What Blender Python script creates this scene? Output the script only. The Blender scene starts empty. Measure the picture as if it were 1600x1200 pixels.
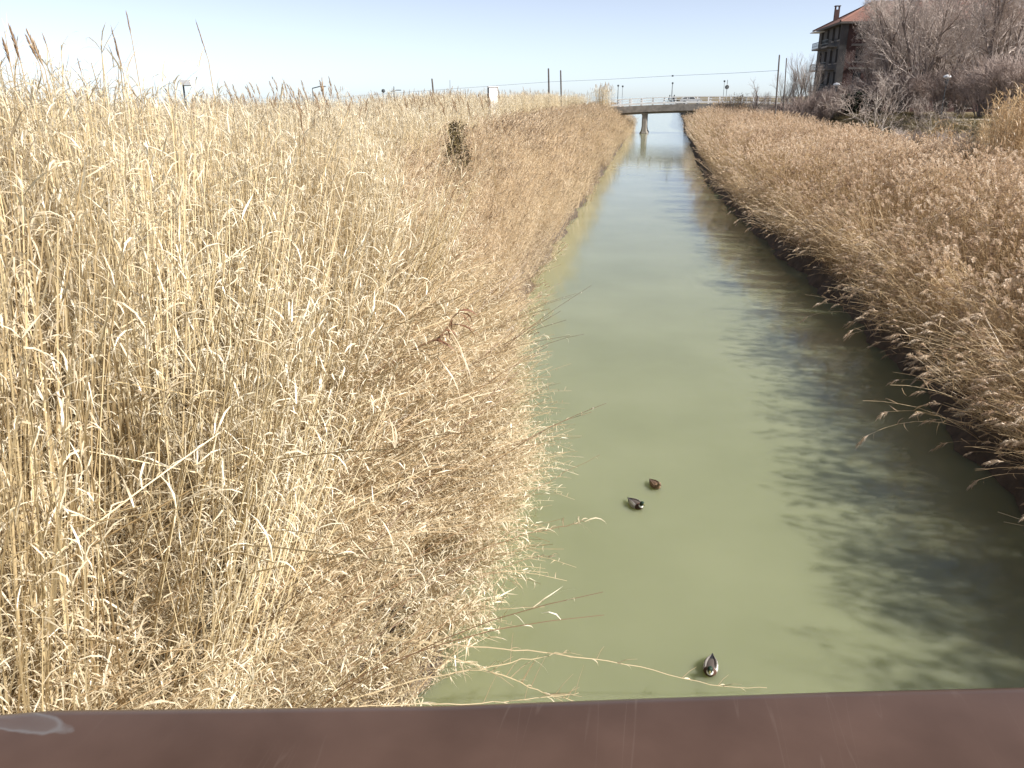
import bpy, math, random
import numpy as np
from mathutils import Vector, Matrix

scene = bpy.context.scene
COL = scene.collection
R = math.radians

# ------------------------------------------------------------------ camera
CAM_H = 7.0
PITCH, YAW = R(19.71), R(9.99)
cam = bpy.data.cameras.new('camera')
cam.sensor_width = 36.0
cam.lens = 28.26
cam.clip_start = 0.05
cam.clip_end = 12000
cam_o = bpy.data.objects.new('camera', cam)
COL.objects.link(cam_o)
cam_o.location = (0, 0, CAM_H)
cam_o.rotation_euler = (R(90) - PITCH, 0, YAW)
scene.camera = cam_o

# ------------------------------------------------------------------ sky, sun, exposure
SUN_EL, SUN_AZ = R(38), R(100)          # azimuth clockwise from +Y (the canal's direction)
w = bpy.data.worlds.new('World')
scene.world = w
w.use_nodes = True
nt = w.node_tree
nt.nodes.clear()
sky = nt.nodes.new('ShaderNodeTexSky')
sky.sky_type = 'NISHITA'
sky.sun_disc = False
sky.sun_elevation = SUN_EL
sky.sun_rotation = SUN_AZ
sky.altitude = 1500
sky.air_density = 0.6
sky.dust_density = 1.2
sky.ozone_density = 2.5
bg = nt.nodes.new('ShaderNodeBackground')
bg.inputs['Strength'].default_value = 0.084
out = nt.nodes.new('ShaderNodeOutputWorld')
hs = nt.nodes.new('ShaderNodeHueSaturation')      # hazy winter air: a paler blue all round
hs.inputs['Saturation'].default_value = 0.55
nt.links.new(sky.outputs[0], hs.inputs['Color'])
nt.links.new(hs.outputs[0], bg.inputs[0])
nt.links.new(bg.outputs[0], out.inputs[0])

sun = bpy.data.lights.new('sun', 'SUN')
sun.energy = 4.8
sun.angle = R(1.6)
sun.color = (1.0, 0.965, 0.91)
sun_o = bpy.data.objects.new('sun', sun)
COL.objects.link(sun_o)
to_sun = Vector((math.sin(SUN_AZ) * math.cos(SUN_EL), math.cos(SUN_AZ) * math.cos(SUN_EL), math.sin(SUN_EL)))
sun_o.rotation_euler = to_sun.to_track_quat('Z', 'Y').to_euler()
sun_o.location = to_sun * 60

vs = scene.view_settings
vs.view_transform = 'Standard'
vs.look = 'None'
vs.exposure = 1.12
vs.gamma = 1.0
vs.use_curve_mapping = False
scene.cycles.max_bounces = 5
scene.cycles.diffuse_bounces = 3
scene.cycles.glossy_bounces = 2
scene.cycles.transmission_bounces = 3
scene.cycles.transparent_max_bounces = 4
scene.cycles.sample_clamp_indirect = 6.0

# ------------------------------------------------------------------ helpers
FPX = 1256.0


def ray(px, py):
    """Direction through a pixel of the 1600x1200 photograph, to measure where things stand."""
    u, v = float(px - 800) / FPX, float(600 - py) / FPX
    f = Vector((0, math.cos(PITCH), -math.sin(PITCH)))
    up = Vector((0, math.sin(PITCH), math.cos(PITCH)))
    d = f + u * Vector((1, 0, 0)) + v * up
    return Matrix.Rotation(YAW, 3, 'Z') @ d


def on_z(px, py, z):
    d = ray(px, py)
    return Vector((0, 0, CAM_H)) + d * ((z - CAM_H) / d.z)


def at_y(px, py, y):
    d = ray(px, py)
    return Vector((0, 0, CAM_H)) + d * float(y / d.y)


def smooth(a, b, t):
    t = np.clip((t - a) / (b - a), 0, 1)
    return t * t * (3 - 2 * t)


class MB:
    """Collects polygons, then links them as ONE mesh object."""
    def __init__(self):
        self.v, self.f, self.m = [], [], []
        self.cur, self.marks = None, []      # shade of what is being added

    def shade(self, value):
        self.marks.append((len(self.f), value))

    def poly(self, pts, mi=0):
        n = len(self.v)
        self.v += [tuple(p) for p in pts]
        self.f.append(tuple(range(n, n + len(pts))))
        self.m.append(mi)

    def box(self, c, s, rz=0.0, mi=0, rot=None):
        n = len(self.v)
        M = rot if rot is not None else Matrix.Rotation(rz, 3, 'Z')
        c = Vector(c)
        for dz in (-1, 1):
            for dx, dy in ((-1, -1), (1, -1), (1, 1), (-1, 1)):
                self.v.append(tuple(c + M @ Vector((dx * s[0] / 2, dy * s[1] / 2, dz * s[2] / 2))))
        for q in ((3, 2, 1, 0), (4, 5, 6, 7), (0, 1, 5, 4), (1, 2, 6, 5), (2, 3, 7, 6), (3, 0, 4, 7)):
            self.f.append(tuple(n + i for i in q))
            self.m.append(mi)

    def bar(self, a, b, wx, wy, mi=0):
        a, b = Vector(a), Vector(b)
        d = b - a
        q = d.to_track_quat('Z', 'Y').to_matrix()
        self.box((a + b) / 2, (wx, wy, d.length), mi=mi, rot=q)

    def tube(self, pts, rad, sides=3, mi=0, cap=False):
        pts = [Vector(p) for p in pts]
        n0 = len(self.v)
        k = len(pts)
        prev = None
        for i, p in enumerate(pts):
            d = (pts[min(i + 1, k - 1)] - pts[max(i - 1, 0)])
            if d.length < 1e-9:
                d = Vector((0, 0, 1))
            d.normalize()
            if prev is None:
                a = d.orthogonal().normalized()
            else:
                a = prev - d * prev.dot(d)
                if a.length < 1e-6:
                    a = d.orthogonal()
                a.normalize()
            prev = a
            b = d.cross(a)
            r = rad[i] if hasattr(rad, '__len__') else rad
            for j in range(sides):
                t = 2 * math.pi * j / sides
                self.v.append(tuple(p + a * (r * math.cos(t)) + b * (r * math.sin(t))))
        for i in range(k - 1):
            for j in range(sides):
                a0, a1 = n0 + i * sides + j, n0 + i * sides + (j + 1) % sides
                self.f.append((a0, a1, a1 + sides, a0 + sides))
                self.m.append(mi)
        if cap:
            self.f.append(tuple(n0 + j for j in range(sides))[::-1])
            self.f.append(tuple(n0 + (k - 1) * sides + j for j in range(sides)))
            self.m += [mi, mi]

    def ribbon(self, pts, wid, side, mi=0):
        n0 = len(self.v)
        k = len(pts)
        for i, p in enumerate(pts):
            p = Vector(p)
            s = side[i] if isinstance(side, list) else side
            h = s * (wid[i] / 2)
            if i == k - 1 and wid[i] < 1e-4:
                self.v.append(tuple(p))
            else:
                self.v.append(tuple(p - h))
                self.v.append(tuple(p + h))
        for i in range(k - 1):
            a = n0 + 2 * i
            if i == k - 2 and wid[-1] < 1e-4:
                self.f.append((a, a + 1, a + 2))
            else:
                self.f.append((a, a + 1, a + 3, a + 2))
            self.m.append(mi)

    def mesh(self, name, mats, smoothed=False):
        me = bpy.data.meshes.new(name)
        me.from_pydata(self.v, [], self.f)
        for m in (mats if isinstance(mats, (list, tuple)) else [mats]):
            me.materials.append(m)
        if len(me.polygons):
            me.polygons.foreach_set('material_index', np.array(self.m, dtype=np.int32))
            me.polygons.foreach_set('use_smooth', np.full(len(me.polygons), smoothed, dtype=bool))
        if self.marks:
            a = np.empty(len(self.f), dtype=np.float32)
            for k, (i, val) in enumerate(self.marks):
                a[i:] = val
            me.attributes.new('shade', 'FLOAT', 'FACE').data.foreach_set('value', a)
        me.update()
        return me

    def build(self, name, mats, parent=None, smoothed=False):
        o = bpy.data.objects.new(name, self.mesh(name, mats, smoothed))
        COL.objects.link(o)
        if parent is not None:
            o.parent = parent
        return o


def tag(o, label=None, cat=None, group=None, kind=None):
    if label:
        o['label'] = label
    if cat:
        o['category'] = cat
    if group:
        o['group'] = group
    if kind:
        o['kind'] = kind
    return o


def thing(name, loc, label, cat, group=None, rz=0.0):
    o = bpy.data.objects.new(name, None)
    o.empty_display_size = 0.2
    COL.objects.link(o)
    o.location = loc
    o.rotation_euler = (0, 0, rz)
    return tag(o, label, cat, group)


def copy_thing(src, loc, rz=0.0, scale=1.0, label=None):
    def cp(o, parent):
        c = o.copy()
        COL.objects.link(c)
        c.parent = parent
        for ch in o.children:
            cp(ch, c)
        return c
    c = cp(src, None)
    c.location = loc
    c.rotation_euler = (0, 0, rz)
    c.scale = (scale,) * 3 if not hasattr(scale, '__len__') else scale
    if label:
        c['label'] = label
    return c


# ------------------------------------------------------------------ materials
def mat_new(name):
    m = bpy.data.materials.new(name)
    m.use_nodes = True
    t = m.node_tree
    t.nodes.clear()
    o = t.nodes.new('ShaderNodeOutputMaterial')
    return m, t, o


def ramp(t, stops):
    r = t.nodes.new('ShaderNodeValToRGB')
    e = r.color_ramp.elements
    while len(e) < len(stops):
        e.new(0.5)
    for i, (p, c) in enumerate(stops):
        e[i].position = p
        e[i].color = (*c, 1)
    return r


def mat_plain(name, c1, c2=None, scale=5.0, rough=0.8, bump=0.0, metallic=0.0, spec=0.3, detail=6.0):
    m, t, o = mat_new(name)
    b = t.nodes.new('ShaderNodeBsdfPrincipled')
    b.inputs['Roughness'].default_value = rough
    b.inputs['Metallic'].default_value = metallic
    b.inputs['Specular IOR Level'].default_value = spec
    tc = t.nodes.new('ShaderNodeTexCoord')
    n = t.nodes.new('ShaderNodeTexNoise')
    n.inputs['Scale'].default_value = scale
    n.inputs['Detail'].default_value = detail
    t.links.new(tc.outputs['Object'], n.inputs['Vector'])
    c2 = c2 or tuple(x * 0.8 for x in c1)
    r = ramp(t, [(0.32, c2), (0.68, c1)])
    t.links.new(n.outputs['Fac'], r.inputs[0])
    t.links.new(r.outputs[0], b.inputs['Base Color'])
    if bump:
        bp = t.nodes.new('ShaderNodeBump')
        bp.inputs['Strength'].default_value = bump
        bp.inputs['Distance'].default_value = 0.02
        t.links.new(n.outputs['Fac'], bp.inputs['Height'])
        t.links.new(bp.outputs[0], b.inputs['Normal'])
    t.links.new(b.outputs[0], o.inputs[0])
    return m


def mat_reed(name, cols, transl=0.25, own=0.52):
    """Dry plant matter: colour varies from stalk to stalk and along the plant; thin, so some light passes through."""
    m, t, o = mat_new(name)
    at = t.nodes.new('ShaderNodeAttribute')
    at.attribute_type = 'INSTANCER'
    at.attribute_name = 'tint'
    sh = t.nodes.new('ShaderNodeAttribute')
    sh.attribute_type = 'GEOMETRY'
    sh.attribute_name = 'shade'
    mx = t.nodes.new('ShaderNodeMix')
    mx.data_type = 'FLOAT'
    mx.inputs[0].default_value = own
    t.links.new(at.outputs['Fac'], mx.inputs[2])
    t.links.new(sh.outputs['Fac'], mx.inputs[3])
    k = len(cols)
    r = ramp(t, [(0.12 + 0.76 * i / max(k - 1, 1), c) for i, c in enumerate(cols)])
    t.links.new(mx.outputs[0], r.inputs[0])
    d = t.nodes.new('ShaderNodeBsdfDiffuse')
    tr = t.nodes.new('ShaderNodeBsdfTranslucent')
    g = t.nodes.new('ShaderNodeBsdfGlossy')
    g.inputs['Roughness'].default_value = 0.45
    g.inputs['Color'].default_value = (0.9, 0.9, 0.9, 1)
    ms = t.nodes.new('ShaderNodeMixShader')
    ms.inputs[0].default_value = transl
    t.links.new(r.outputs[0], d.inputs[0])
    t.links.new(r.outputs[0], tr.inputs[0])
    t.links.new(d.outputs[0], ms.inputs[1])
    t.links.new(tr.outputs[0], ms.inputs[2])
    mg = t.nodes.new('ShaderNodeMixShader')
    mg.inputs[0].default_value = 0.05
    t.links.new(ms.outputs[0], mg.inputs[1])
    t.links.new(g.outputs[0], mg.inputs[2])
    t.links.new(mg.outputs[0], o.inputs[0])
    return m


M = {}
M['cane_stem'] = mat_reed('cane_stem', [(0.30, 0.205, 0.10), (0.50, 0.39, 0.22), (0.62, 0.525, 0.345)], 0.0)
M['cane_leaf'] = mat_reed('cane_leaf', [(0.42, 0.32, 0.20), (0.66, 0.565, 0.40), (0.77, 0.715, 0.575)], 0.4)
M['cane_plume'] = mat_reed('cane_plume', [(0.32, 0.21, 0.12), (0.46, 0.34, 0.21)], 0.25)
M['reed_stem'] = mat_reed('reed_stem', [(0.36, 0.25, 0.15), (0.56, 0.42, 0.26), (0.64, 0.51, 0.34)], 0.0)
M['reed_leaf'] = mat_reed('reed_leaf', [(0.46, 0.345, 0.21), (0.72, 0.58, 0.39), (0.78, 0.67, 0.49)], 0.45)
M['reed_plume'] = mat_reed('reed_plume', [(0.24, 0.155, 0.095), (0.68, 0.54, 0.37), (0.78, 0.66, 0.49)], 0.45)
M['gold_stem'] = mat_reed('gold_stem', [(0.20, 0.125, 0.06), (0.43, 0.30, 0.16), (0.62, 0.49, 0.31)], 0.0)
M['gold_leaf'] = mat_reed('gold_leaf', [(0.32, 0.20, 0.10), (0.54, 0.38, 0.21), (0.66, 0.50, 0.32)], 0.42)
M['gold_plume'] = mat_reed('gold_plume', [(0.32, 0.21, 0.13), (0.64, 0.49, 0.34), (0.78, 0.66, 0.52)], 0.42)
M['dark_stem'] = mat_reed('dark_stem', [(0.10, 0.055, 0.03), (0.22, 0.13, 0.065)], 0.0)
M['brown_leaf'] = mat_reed('brown_leaf', [(0.18, 0.085, 0.05), (0.30, 0.16, 0.09)], 0.25)
M['fringe_leaf'] = mat_reed('fringe_leaf', [(0.31, 0.225, 0.13), (0.57, 0.465, 0.30), (0.74, 0.66, 0.48)], 0.38)
M['dry_cane'] = mat_reed('dry_cane', [(0.30, 0.225, 0.13), (0.46, 0.37, 0.23)], 0.0)
M['bark'] = mat_plain('bark', (0.25, 0.205, 0.18), (0.14, 0.11, 0.095), 6.0, 0.9, 0.3)
M['pale_bark'] = mat_plain('pale_bark', (0.42, 0.37, 0.31), (0.20, 0.165, 0.14), 4.0, 0.9, 0.3)
M['twig'] = mat_plain('twig', (0.52, 0.44, 0.39), (0.38, 0.315, 0.275), 1.0, 0.9)
M['pale_twig'] = mat_plain('pale_twig', (0.44, 0.38, 0.33), (0.28, 0.22, 0.19), 1.0, 0.9)
M['purple_twig'] = mat_plain('purple_twig', (0.42, 0.335, 0.29), (0.29, 0.225, 0.195), 1.0, 0.9)
M['white_paint'] = mat_plain('white_paint', (0.86, 0.86, 0.85), (0.80, 0.80, 0.79), 3.0, 0.5)
M['concrete'] = mat_plain('concrete', (0.31, 0.28, 0.25), (0.20, 0.18, 0.16), 1.5, 0.9, 0.2)
M['dark_metal'] = mat_plain('dark_metal', (0.07, 0.08, 0.085), (0.05, 0.055, 0.06), 3.0, 0.5)
M['grey_metal'] = mat_plain('grey_metal', (0.28, 0.31, 0.33), (0.20, 0.22, 0.24), 3.0, 0.5)
M['wood_pole'] = mat_plain('wood_pole', (0.14, 0.12, 0.11), (0.09, 0.08, 0.07), 4.0, 0.9)
M['lamp_white'] = mat_plain('lamp_white', (0.85, 0.86, 0.86), (0.8, 0.8, 0.8), 3.0, 0.4)
M['asphalt'] = mat_plain('asphalt', (0.06, 0.06, 0.06), (0.045, 0.045, 0.045), 8.0, 0.9)
M['glass'] = mat_plain('glass', (0.03, 0.035, 0.04), (0.02, 0.025, 0.03), 2.0, 0.08, spec=0.6)
M['rubber'] = mat_plain('rubber', (0.03, 0.03, 0.03), None, 3.0, 0.8)
M['cloth_dark'] = mat_plain('cloth_dark', (0.05, 0.06, 0.08), None, 6.0, 0.9)
M['skin'] = mat_plain('skin', (0.50, 0.33, 0.25), None, 6.0, 0.6)
M['car_paint'] = mat_plain('car_paint', (0.55, 0.57, 0.58), (0.52, 0.54, 0.55), 2.0, 0.3)

# ------------------------------------------------------------------ terrain
XL_Y = [0, 6, 9, 11, 13, 16, 21, 28, 40, 60, 110, 170, 205, 222, 260, 400, 6000]
XL_X = [-2.5, -2.5, -2.75, -2.5, -2.5, -3.0, -3.9, -4.6, -4.8, -5.0, -5.6, -5.9, -6.3, -8, -60, -400, -6000]
XR_Y = [0, 13, 23, 30, 40, 57, 75, 100, 142, 200, 260, 400, 6000]
XR_X = [6.5, 6.7, 6.9, 6.5, 5.7, 4.9, 4.3, 4.4, 4.9, 5.6, 7, 9, 60]


def wob(y, ph):
    return 0.16 * np.sin(y * 0.9 + ph) + 0.10 * np.sin(y * 2.3 + ph * 2.1) + 0.07 * np.sin(y * 4.7 + ph)


def x_left(y):
    return np.interp(y, XL_Y, XL_X) + wob(y, 0.4)


def x_right(y):
    return np.interp(y, XR_Y, XR_X) + wob(y, 1.7)


def x_path(y):
    return 32.3 - (y - 91) * 0.2


def bumpy(x, y):
    return 0.06 * np.sin(x * 3.1 + 1.3 * np.sin(y * 1.7)) + 0.05 * np.sin(y * 2.9 + 1.1 * np.sin(x * 2.3)) + 0.04 * np.sin(x * 7.3 + y * 5.9)


def ground_z(x, y):
    x = np.asarray(x, float)
    y = np.asarray(y, float)
    dl = x_left(y) - x                      # metres inland on the left
    dr = x - x_right(y)
    zl = np.interp(dl, [-3, -0.4, 0.0, 0.35, 1.5, 4.5, 9, 60], [-1.6, -0.5, 0.0, 0.42, 0.95, 1.9, 2.1, 2.4])
    zr = np.interp(dr, [-3, -0.4, 0.0, 0.3, 1.0, 3.5, 9, 60], [-1.6, -0.5, 0.0, 0.5, 0.95, 1.6, 1.9, 1.9])
    t = x - (x_path(y) - 10)
    zr = zr + smooth(0, 8, t) * 2.7 * (dr > 0)
    mid = (x_left(y) + x_right(y)) / 2
    z = np.where(x < mid, zl, zr)
    land = np.clip(np.maximum(dl, dr) * 2, 0, 1)
    return z + bumpy(x, y) * land


def gz(x, y):
    return float(ground_z(x, y))


def build_ground():
    ys = np.concatenate([np.arange(-14, 40, 0.4), np.arange(40, 120, 1.0), np.arange(120, 260, 3.0), np.array([260, 300, 360, 450, 600, 900, 1500, 3000, 6000])])
    s = np.concatenate([-np.geomspace(60, 5000, 12)[::-1], np.arange(-58, -16, 2.0), np.arange(-16, -6, 0.5), np.arange(-6, 2.6, 0.22)])
    s2 = -s[::-1]
    rows = []
    for y in ys:
        a = x_left(y) + s
        b = x_right(y) + s2
        rows.append(np.concatenate([a, b]))
    X = np.array(rows)
    Y = np.repeat(ys[:, None], X.shape[1], 1)
    Z = ground_z(X, Y)
    ny, nx = X.shape
    verts = np.stack([X, Y, Z], -1).reshape(-1, 3)
    i, j = np.meshgrid(np.arange(ny - 1), np.arange(nx - 1), indexing='ij')
    a = (i * nx + j).ravel()
    faces = np.stack([a, a + 1, a + nx + 1, a + nx], 1)
    me = bpy.data.meshes.new('ground')
    me.from_pydata(verts.tolist(), [], faces.tolist())
    me.polygons.foreach_set('use_smooth', np.ones(len(faces), dtype=bool))
    m, t, o = mat_new('earth')
    b = t.nodes.new('ShaderNodeBsdfPrincipled')
    b.inputs['Roughness'].default_value = 0.85
    b.inputs['Specular IOR Level'].default_value = 0.25
    geo = t.nodes.new('ShaderNodeNewGeometry')
    sep = t.nodes.new('ShaderNodeSeparateXYZ')
    t.links.new(geo.outputs['Position'], sep.inputs[0])
    n1 = t.nodes.new('ShaderNodeTexNoise')
    n1.inputs['Scale'].default_value = 3.0
    n1.inputs['Detail'].default_value = 8
    t.links.new(geo.outputs['Position'], n1.inputs['Vector'])
    n2 = t.nodes.new('ShaderNodeTexNoise')
    n2.inputs['Scale'].default_value = 0.35
    n2.inputs['Detail'].default_value = 5
    t.links.new(geo.outputs['Position'], n2.inputs['Vector'])
    mud = ramp(t, [(0.3, (0.05, 0.037, 0.028)), (0.7, (0.105, 0.08, 0.058))])
    lit = ramp(t, [(0.3, (0.10, 0.068, 0.038)), (0.7, (0.26, 0.19, 0.105))])
    gra = ramp(t, [(0.3, (0.085, 0.068, 0.036)), (0.7, (0.19, 0.15, 0.085))])
    for r in (mud, lit):
        t.links.new(n1.outputs['Fac'], r.inputs[0])
    t.links.new(n2.outputs['Fac'], gra.inputs[0])

    def mix(fac, c1, c2):
        x = t.nodes.new('ShaderNodeMix')
        x.data_type = 'RGBA'
        t.links.new(fac, x.inputs[0])
        t.links.new(c1, x.inputs[6])
        t.links.new(c2, x.inputs[7])
        return x.outputs[2]

    def rng(src, lo, hi):
        x = t.nodes.new('ShaderNodeMapRange')
        x.inputs[1].default_value = lo
        x.inputs[2].default_value = hi
        t.links.new(src, x.inputs[0])
        return x.outputs[0]
    c = mix(rng(sep.outputs[2], 0.5, 1.1), mud.outputs[0], lit.outputs[0])
    c = mix(rng(sep.outputs[2], 2.5, 3.1), c, gra.outputs[0])
    t.links.new(c, b.inputs['Base Color'])
    bp = t.nodes.new('ShaderNodeBump')
    bp.inputs['Strength'].default_value = 0.7
    bp.inputs['Distance'].default_value = 0.08
    t.links.new(n1.outputs['Fac'], bp.inputs['Height'])
    t.links.new(bp.outputs[0], b.inputs['Normal'])
    t.links.new(b.outputs[0], o.inputs[0])
    me.materials.append(m)
    ob = bpy.data.objects.new('ground', me)
    COL.objects.link(ob)
    tag(ob, 'earth banks and flat land either side of the canal', kind='structure')


build_ground()


def build_water():
    m, t, o = mat_new('canal_water')
    b = t.nodes.new('ShaderNodeBsdfPrincipled')
    b.inputs['IOR'].default_value = 1.333
    b.inputs['Roughness'].default_value = 0.075
    # silt scatters the light under the surface, which softens shadows on it
    b.subsurface_method = 'RANDOM_WALK'
    b.inputs['Subsurface Weight'].default_value = 1.0
    b.inputs['Subsurface Radius'].default_value = (1.0, 1.0, 0.7)
    b.inputs['Subsurface Scale'].default_value = 1.3
    b.inputs['Specular IOR Level'].default_value = 0.5
    geo = t.nodes.new('ShaderNodeNewGeometry')
    n = t.nodes.new('ShaderNodeTexNoise')
    n.inputs['Scale'].default_value = 0.25
    n.inputs['Detail'].default_value = 4
    t.links.new(geo.outputs['Position'], n.inputs['Vector'])
    r = ramp(t, [(0.3, (0.172, 0.183, 0.102)), (0.7, (0.207, 0.217, 0.127))])
    t.links.new(n.outputs['Fac'], r.inputs[0])
    t.links.new(r.outputs[0], b.inputs['Base Color'])
    mpg = t.nodes.new('ShaderNodeMapping')
    mpg.inputs['Scale'].default_value = (0.75, 1.5, 1.0)
    t.links.new(geo.outputs['Position'], mpg.inputs['Vector'])
    w1 = t.nodes.new('ShaderNodeTexNoise')
    w1.inputs['Scale'].default_value = 5.0
    w1.inputs['Detail'].default_value = 2.5
    w1.inputs['Distortion'].default_value = 0.4
    t.links.new(mpg.outputs[0], w1.inputs['Vector'])
    # the wind reaches the water only in patches; most of it lies almost still
    w2 = t.nodes.new('ShaderNodeTexNoise')
    w2.inputs['Scale'].default_value = 0.10
    w2.inputs['Detail'].default_value = 2
    t.links.new(mpg.outputs[0], w2.inputs['Vector'])
    sep = t.nodes.new('ShaderNodeSeparateXYZ')
    t.links.new(geo.outputs['Position'], sep.inputs[0])
    far = t.nodes.new('ShaderNodeMapRange')
    far.inputs[1].default_value = 95
    far.inputs[2].default_value = 150
    far.inputs[3].default_value = 0.0
    far.inputs[4].default_value = 1.0
    t.links.new(sep.outputs[1], far.inputs[0])
    pr = ramp(t, [(0.42, (0.25, 0.25, 0.25)), (0.65, (0.9, 0.9, 0.9))])
    t.links.new(w2.outputs['Fac'], pr.inputs[0])
    ad = t.nodes.new('ShaderNodeMath')
    ad.operation = 'MULTIPLY_ADD'
    ad.inputs[1].default_value = 26.0
    t.links.new(far.outputs[0], ad.inputs[0])
    t.links.new(pr.outputs[0], ad.inputs[2])
    mu = t.nodes.new('ShaderNodeMath')
    mu.operation = 'MULTIPLY'
    t.links.new(w1.outputs['Fac'], mu.inputs[0])
    t.links.new(ad.outputs[0], mu.inputs[1])
    bp = t.nodes.new('ShaderNodeBump')
    bp.inputs['Strength'].default_value = 0.016
    bp.inputs['Distance'].default_value = 0.05
    t.links.new(mu.outputs[0], bp.inputs['Height'])
    t.links.new(bp.outputs[0], b.inputs['Normal'])
    t.links.new(b.outputs[0], o.inputs[0])
    mb = MB()
    for a, c in (((-30, -14), (30, 260)), ):
        mb.poly([(a[0], a[1], 0), (c[0], a[1], 0), (c[0], c[1], 0), (a[0], c[1], 0)])
    mb.poly([(-6000, 260, 0), (6000, 260, 0), (6000, 9000, 0), (-6000, 9000, 0)])
    tag(mb.build('water', m), 'still turbid green canal water', kind='structure')


build_water()

# ------------------------------------------------------------------ reed prototypes
rnd = random.Random(7)


def vec_az(az, el):
    return Vector((math.cos(az) * math.cos(el), math.sin(az) * math.cos(el), math.sin(el)))


def leaf(mb, base, az, length, width, el0, el1, mi, rg, seg=4, twist=0.6, kink=False):
    mb.shade(rg.betavariate(1.8, 1.5))
    p = Vector(base)
    pts, wid, sides = [p.copy()], [width * 0.55], []
    az2 = az
    kat = rg.randint(1, seg - 1) if kink else -1
    e = el0
    tw = rg.uniform(-twist, twist)
    for i in range(seg):
        s = (i + 1) / seg
        e = el0 + (el1 - el0) * s
        if kink:
            e = el0 if i < kat else el1
        az2 += rg.uniform(-0.25, 0.25)
        p = p + vec_az(az2, e) * (length / seg)
        pts.append(p.copy())
        wid.append(width * (1.0 if s < 0.5 else (1 - s) * 2) if i < seg - 1 else 0.0)
    for i in range(len(pts)):
        a = az + math.pi / 2
        sd = Vector((math.cos(a), math.sin(a), 0)) + Vector((0, 0, 1)) * (tw * (0.4 + i / seg))
        sides.append(sd.normalized())
    mb.ribbon(pts, wid, sides, mi)


def plume(mb, base, d, length, width, n, mi, rg, lean_az=None, droop=0.5, w=0.012):
    d = d.normalized()
    a = d.orthogonal().normalized()
    b = d.cross(a)
    dr = Vector((0, 0, -1)) * droop
    mb.shade(rg.random())
    if lean_az is not None:
        dr = dr + Vector((math.cos(lean_az), math.sin(lean_az), 0)) * droop
    for i in range(n):
        s = (i + rg.random()) / n
        p0 = Vector(base) + d * (length * s * 0.85) + dr * (length * 0.35 * s * s)
        t = rg.uniform(0, 2 * math.pi)
        o = a * math.cos(t) + b * math.sin(t)
        spread = width * math.sin(math.pi * (0.15 + 0.8 * s)) * rg.uniform(0.5, 1.1)
        L = length * rg.uniform(0.22, 0.36)
        p1 = p0 + d * (L * 0.5) + o * (spread * 0.6) + dr * (L * 0.15)
        p2 = p0 + d * (L * 0.9) + o * spread + dr * (L * 0.55)
        sd = d.cross(o).normalized()
        if rg.random() < 0.5:
            sd = (sd + o * rg.uniform(-1, 1) + d * rg.uniform(-.5, .5)).normalized()
        mb.ribbon([p0, p1, p2], [w * 0.6, w, 0.0], sd, mi)
    mb.tube([Vector(base), Vector(base) + d * (length * 0.5) + dr * length * 0.09, Vector(base) + d * (length * 0.85) + dr * (length * 0.3)], [0.004, 0.003, 0.001], 3, mi)


def stalk_curve(h, lean, az, rg, seg=6, kink=0.0):
    pts = [Vector((0, 0, -0.1))]
    p = Vector((0, 0, -0.1))
    for i in range(seg):
        s = (i + 1) / seg
        th = lean * s + rg.uniform(-0.03, 0.03)
        if kink and s > kink:
            th += 0.9
        d = Vector((math.cos(az) * math.sin(th), math.sin(az) * math.sin(th), math.cos(th)))
        p = p + d * (h / seg)
        pts.append(p.copy())
    return pts


def along(pts, s):
    k = len(pts) - 1
    i = min(int(s * k), k - 1)
    f = s * k - i
    return pts[i].lerp(pts[i + 1], f), (pts[i + 1] - pts[i]).normalized()


def cane(mb, rg, h, r, nleaf, base=(0, 0, 0), with_plume=False, leaf_l=(0.35, 0.65), leaf_w=0.028, lean=0.12, kink=0.0, seg=6, lseg=4, az=None, low=0.25):
    az = rg.uniform(0, 6.28) if az is None else az
    pts = [p + Vector(base) for p in stalk_curve(h, lean, az, rg, seg, kink)]
    mb.tube(pts, [r * (1 - 0.65 * i / seg) for i in range(seg + 1)], 3, 0)
    a = rg.uniform(0, 6.28)
    for i in range(nleaf):
        s = low + (0.98 - low) * ((i + rg.random()) / nleaf) ** 0.85
        p, d = along(pts, s)
        a += math.pi + rg.uniform(-0.6, 0.6)
        q = rg.random()
        L = rg.uniform(*leaf_l) * (0.75 + 0.4 * s)
        if q < 0.66:                      # hanging dead leaf
            leaf(mb, p, a, L, leaf_w * rg.uniform(0.6, 1.1), R(rg.uniform(20, 65)), R(rg.uniform(-88, -45)), 1, rg, lseg, 1.0, rg.random() < 0.35)
        elif q < 0.74:                     # still upright
            leaf(mb, p, a, L, leaf_w * rg.uniform(0.6, 1.0), R(rg.uniform(55, 80)), R(rg.uniform(-10, 50)), 1, rg, lseg, 0.8)
        else:                             # flat against the stalk
            leaf(mb, p, a, L * 0.8, leaf_w * 0.8, R(rg.uniform(-30, 20)), R(rg.uniform(-90, -70)), 1, rg, lseg, 1.2)
    tip, d = along(pts, 1.0)
    if with_plume:
        plume(mb, tip - d * 0.05, d, rg.uniform(0.45, 0.6), 0.07, 34, 2, rg, az, 0.25, 0.014)
    else:
        for i in range(3):
            leaf(mb, tip - d * 0.05, rg.uniform(0, 6.28), rg.uniform(*leaf_l), leaf_w * 0.9, R(rg.uniform(50, 85)), R(rg.uniform(-60, 60)), 1, rg, lseg, 0.8)


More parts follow.
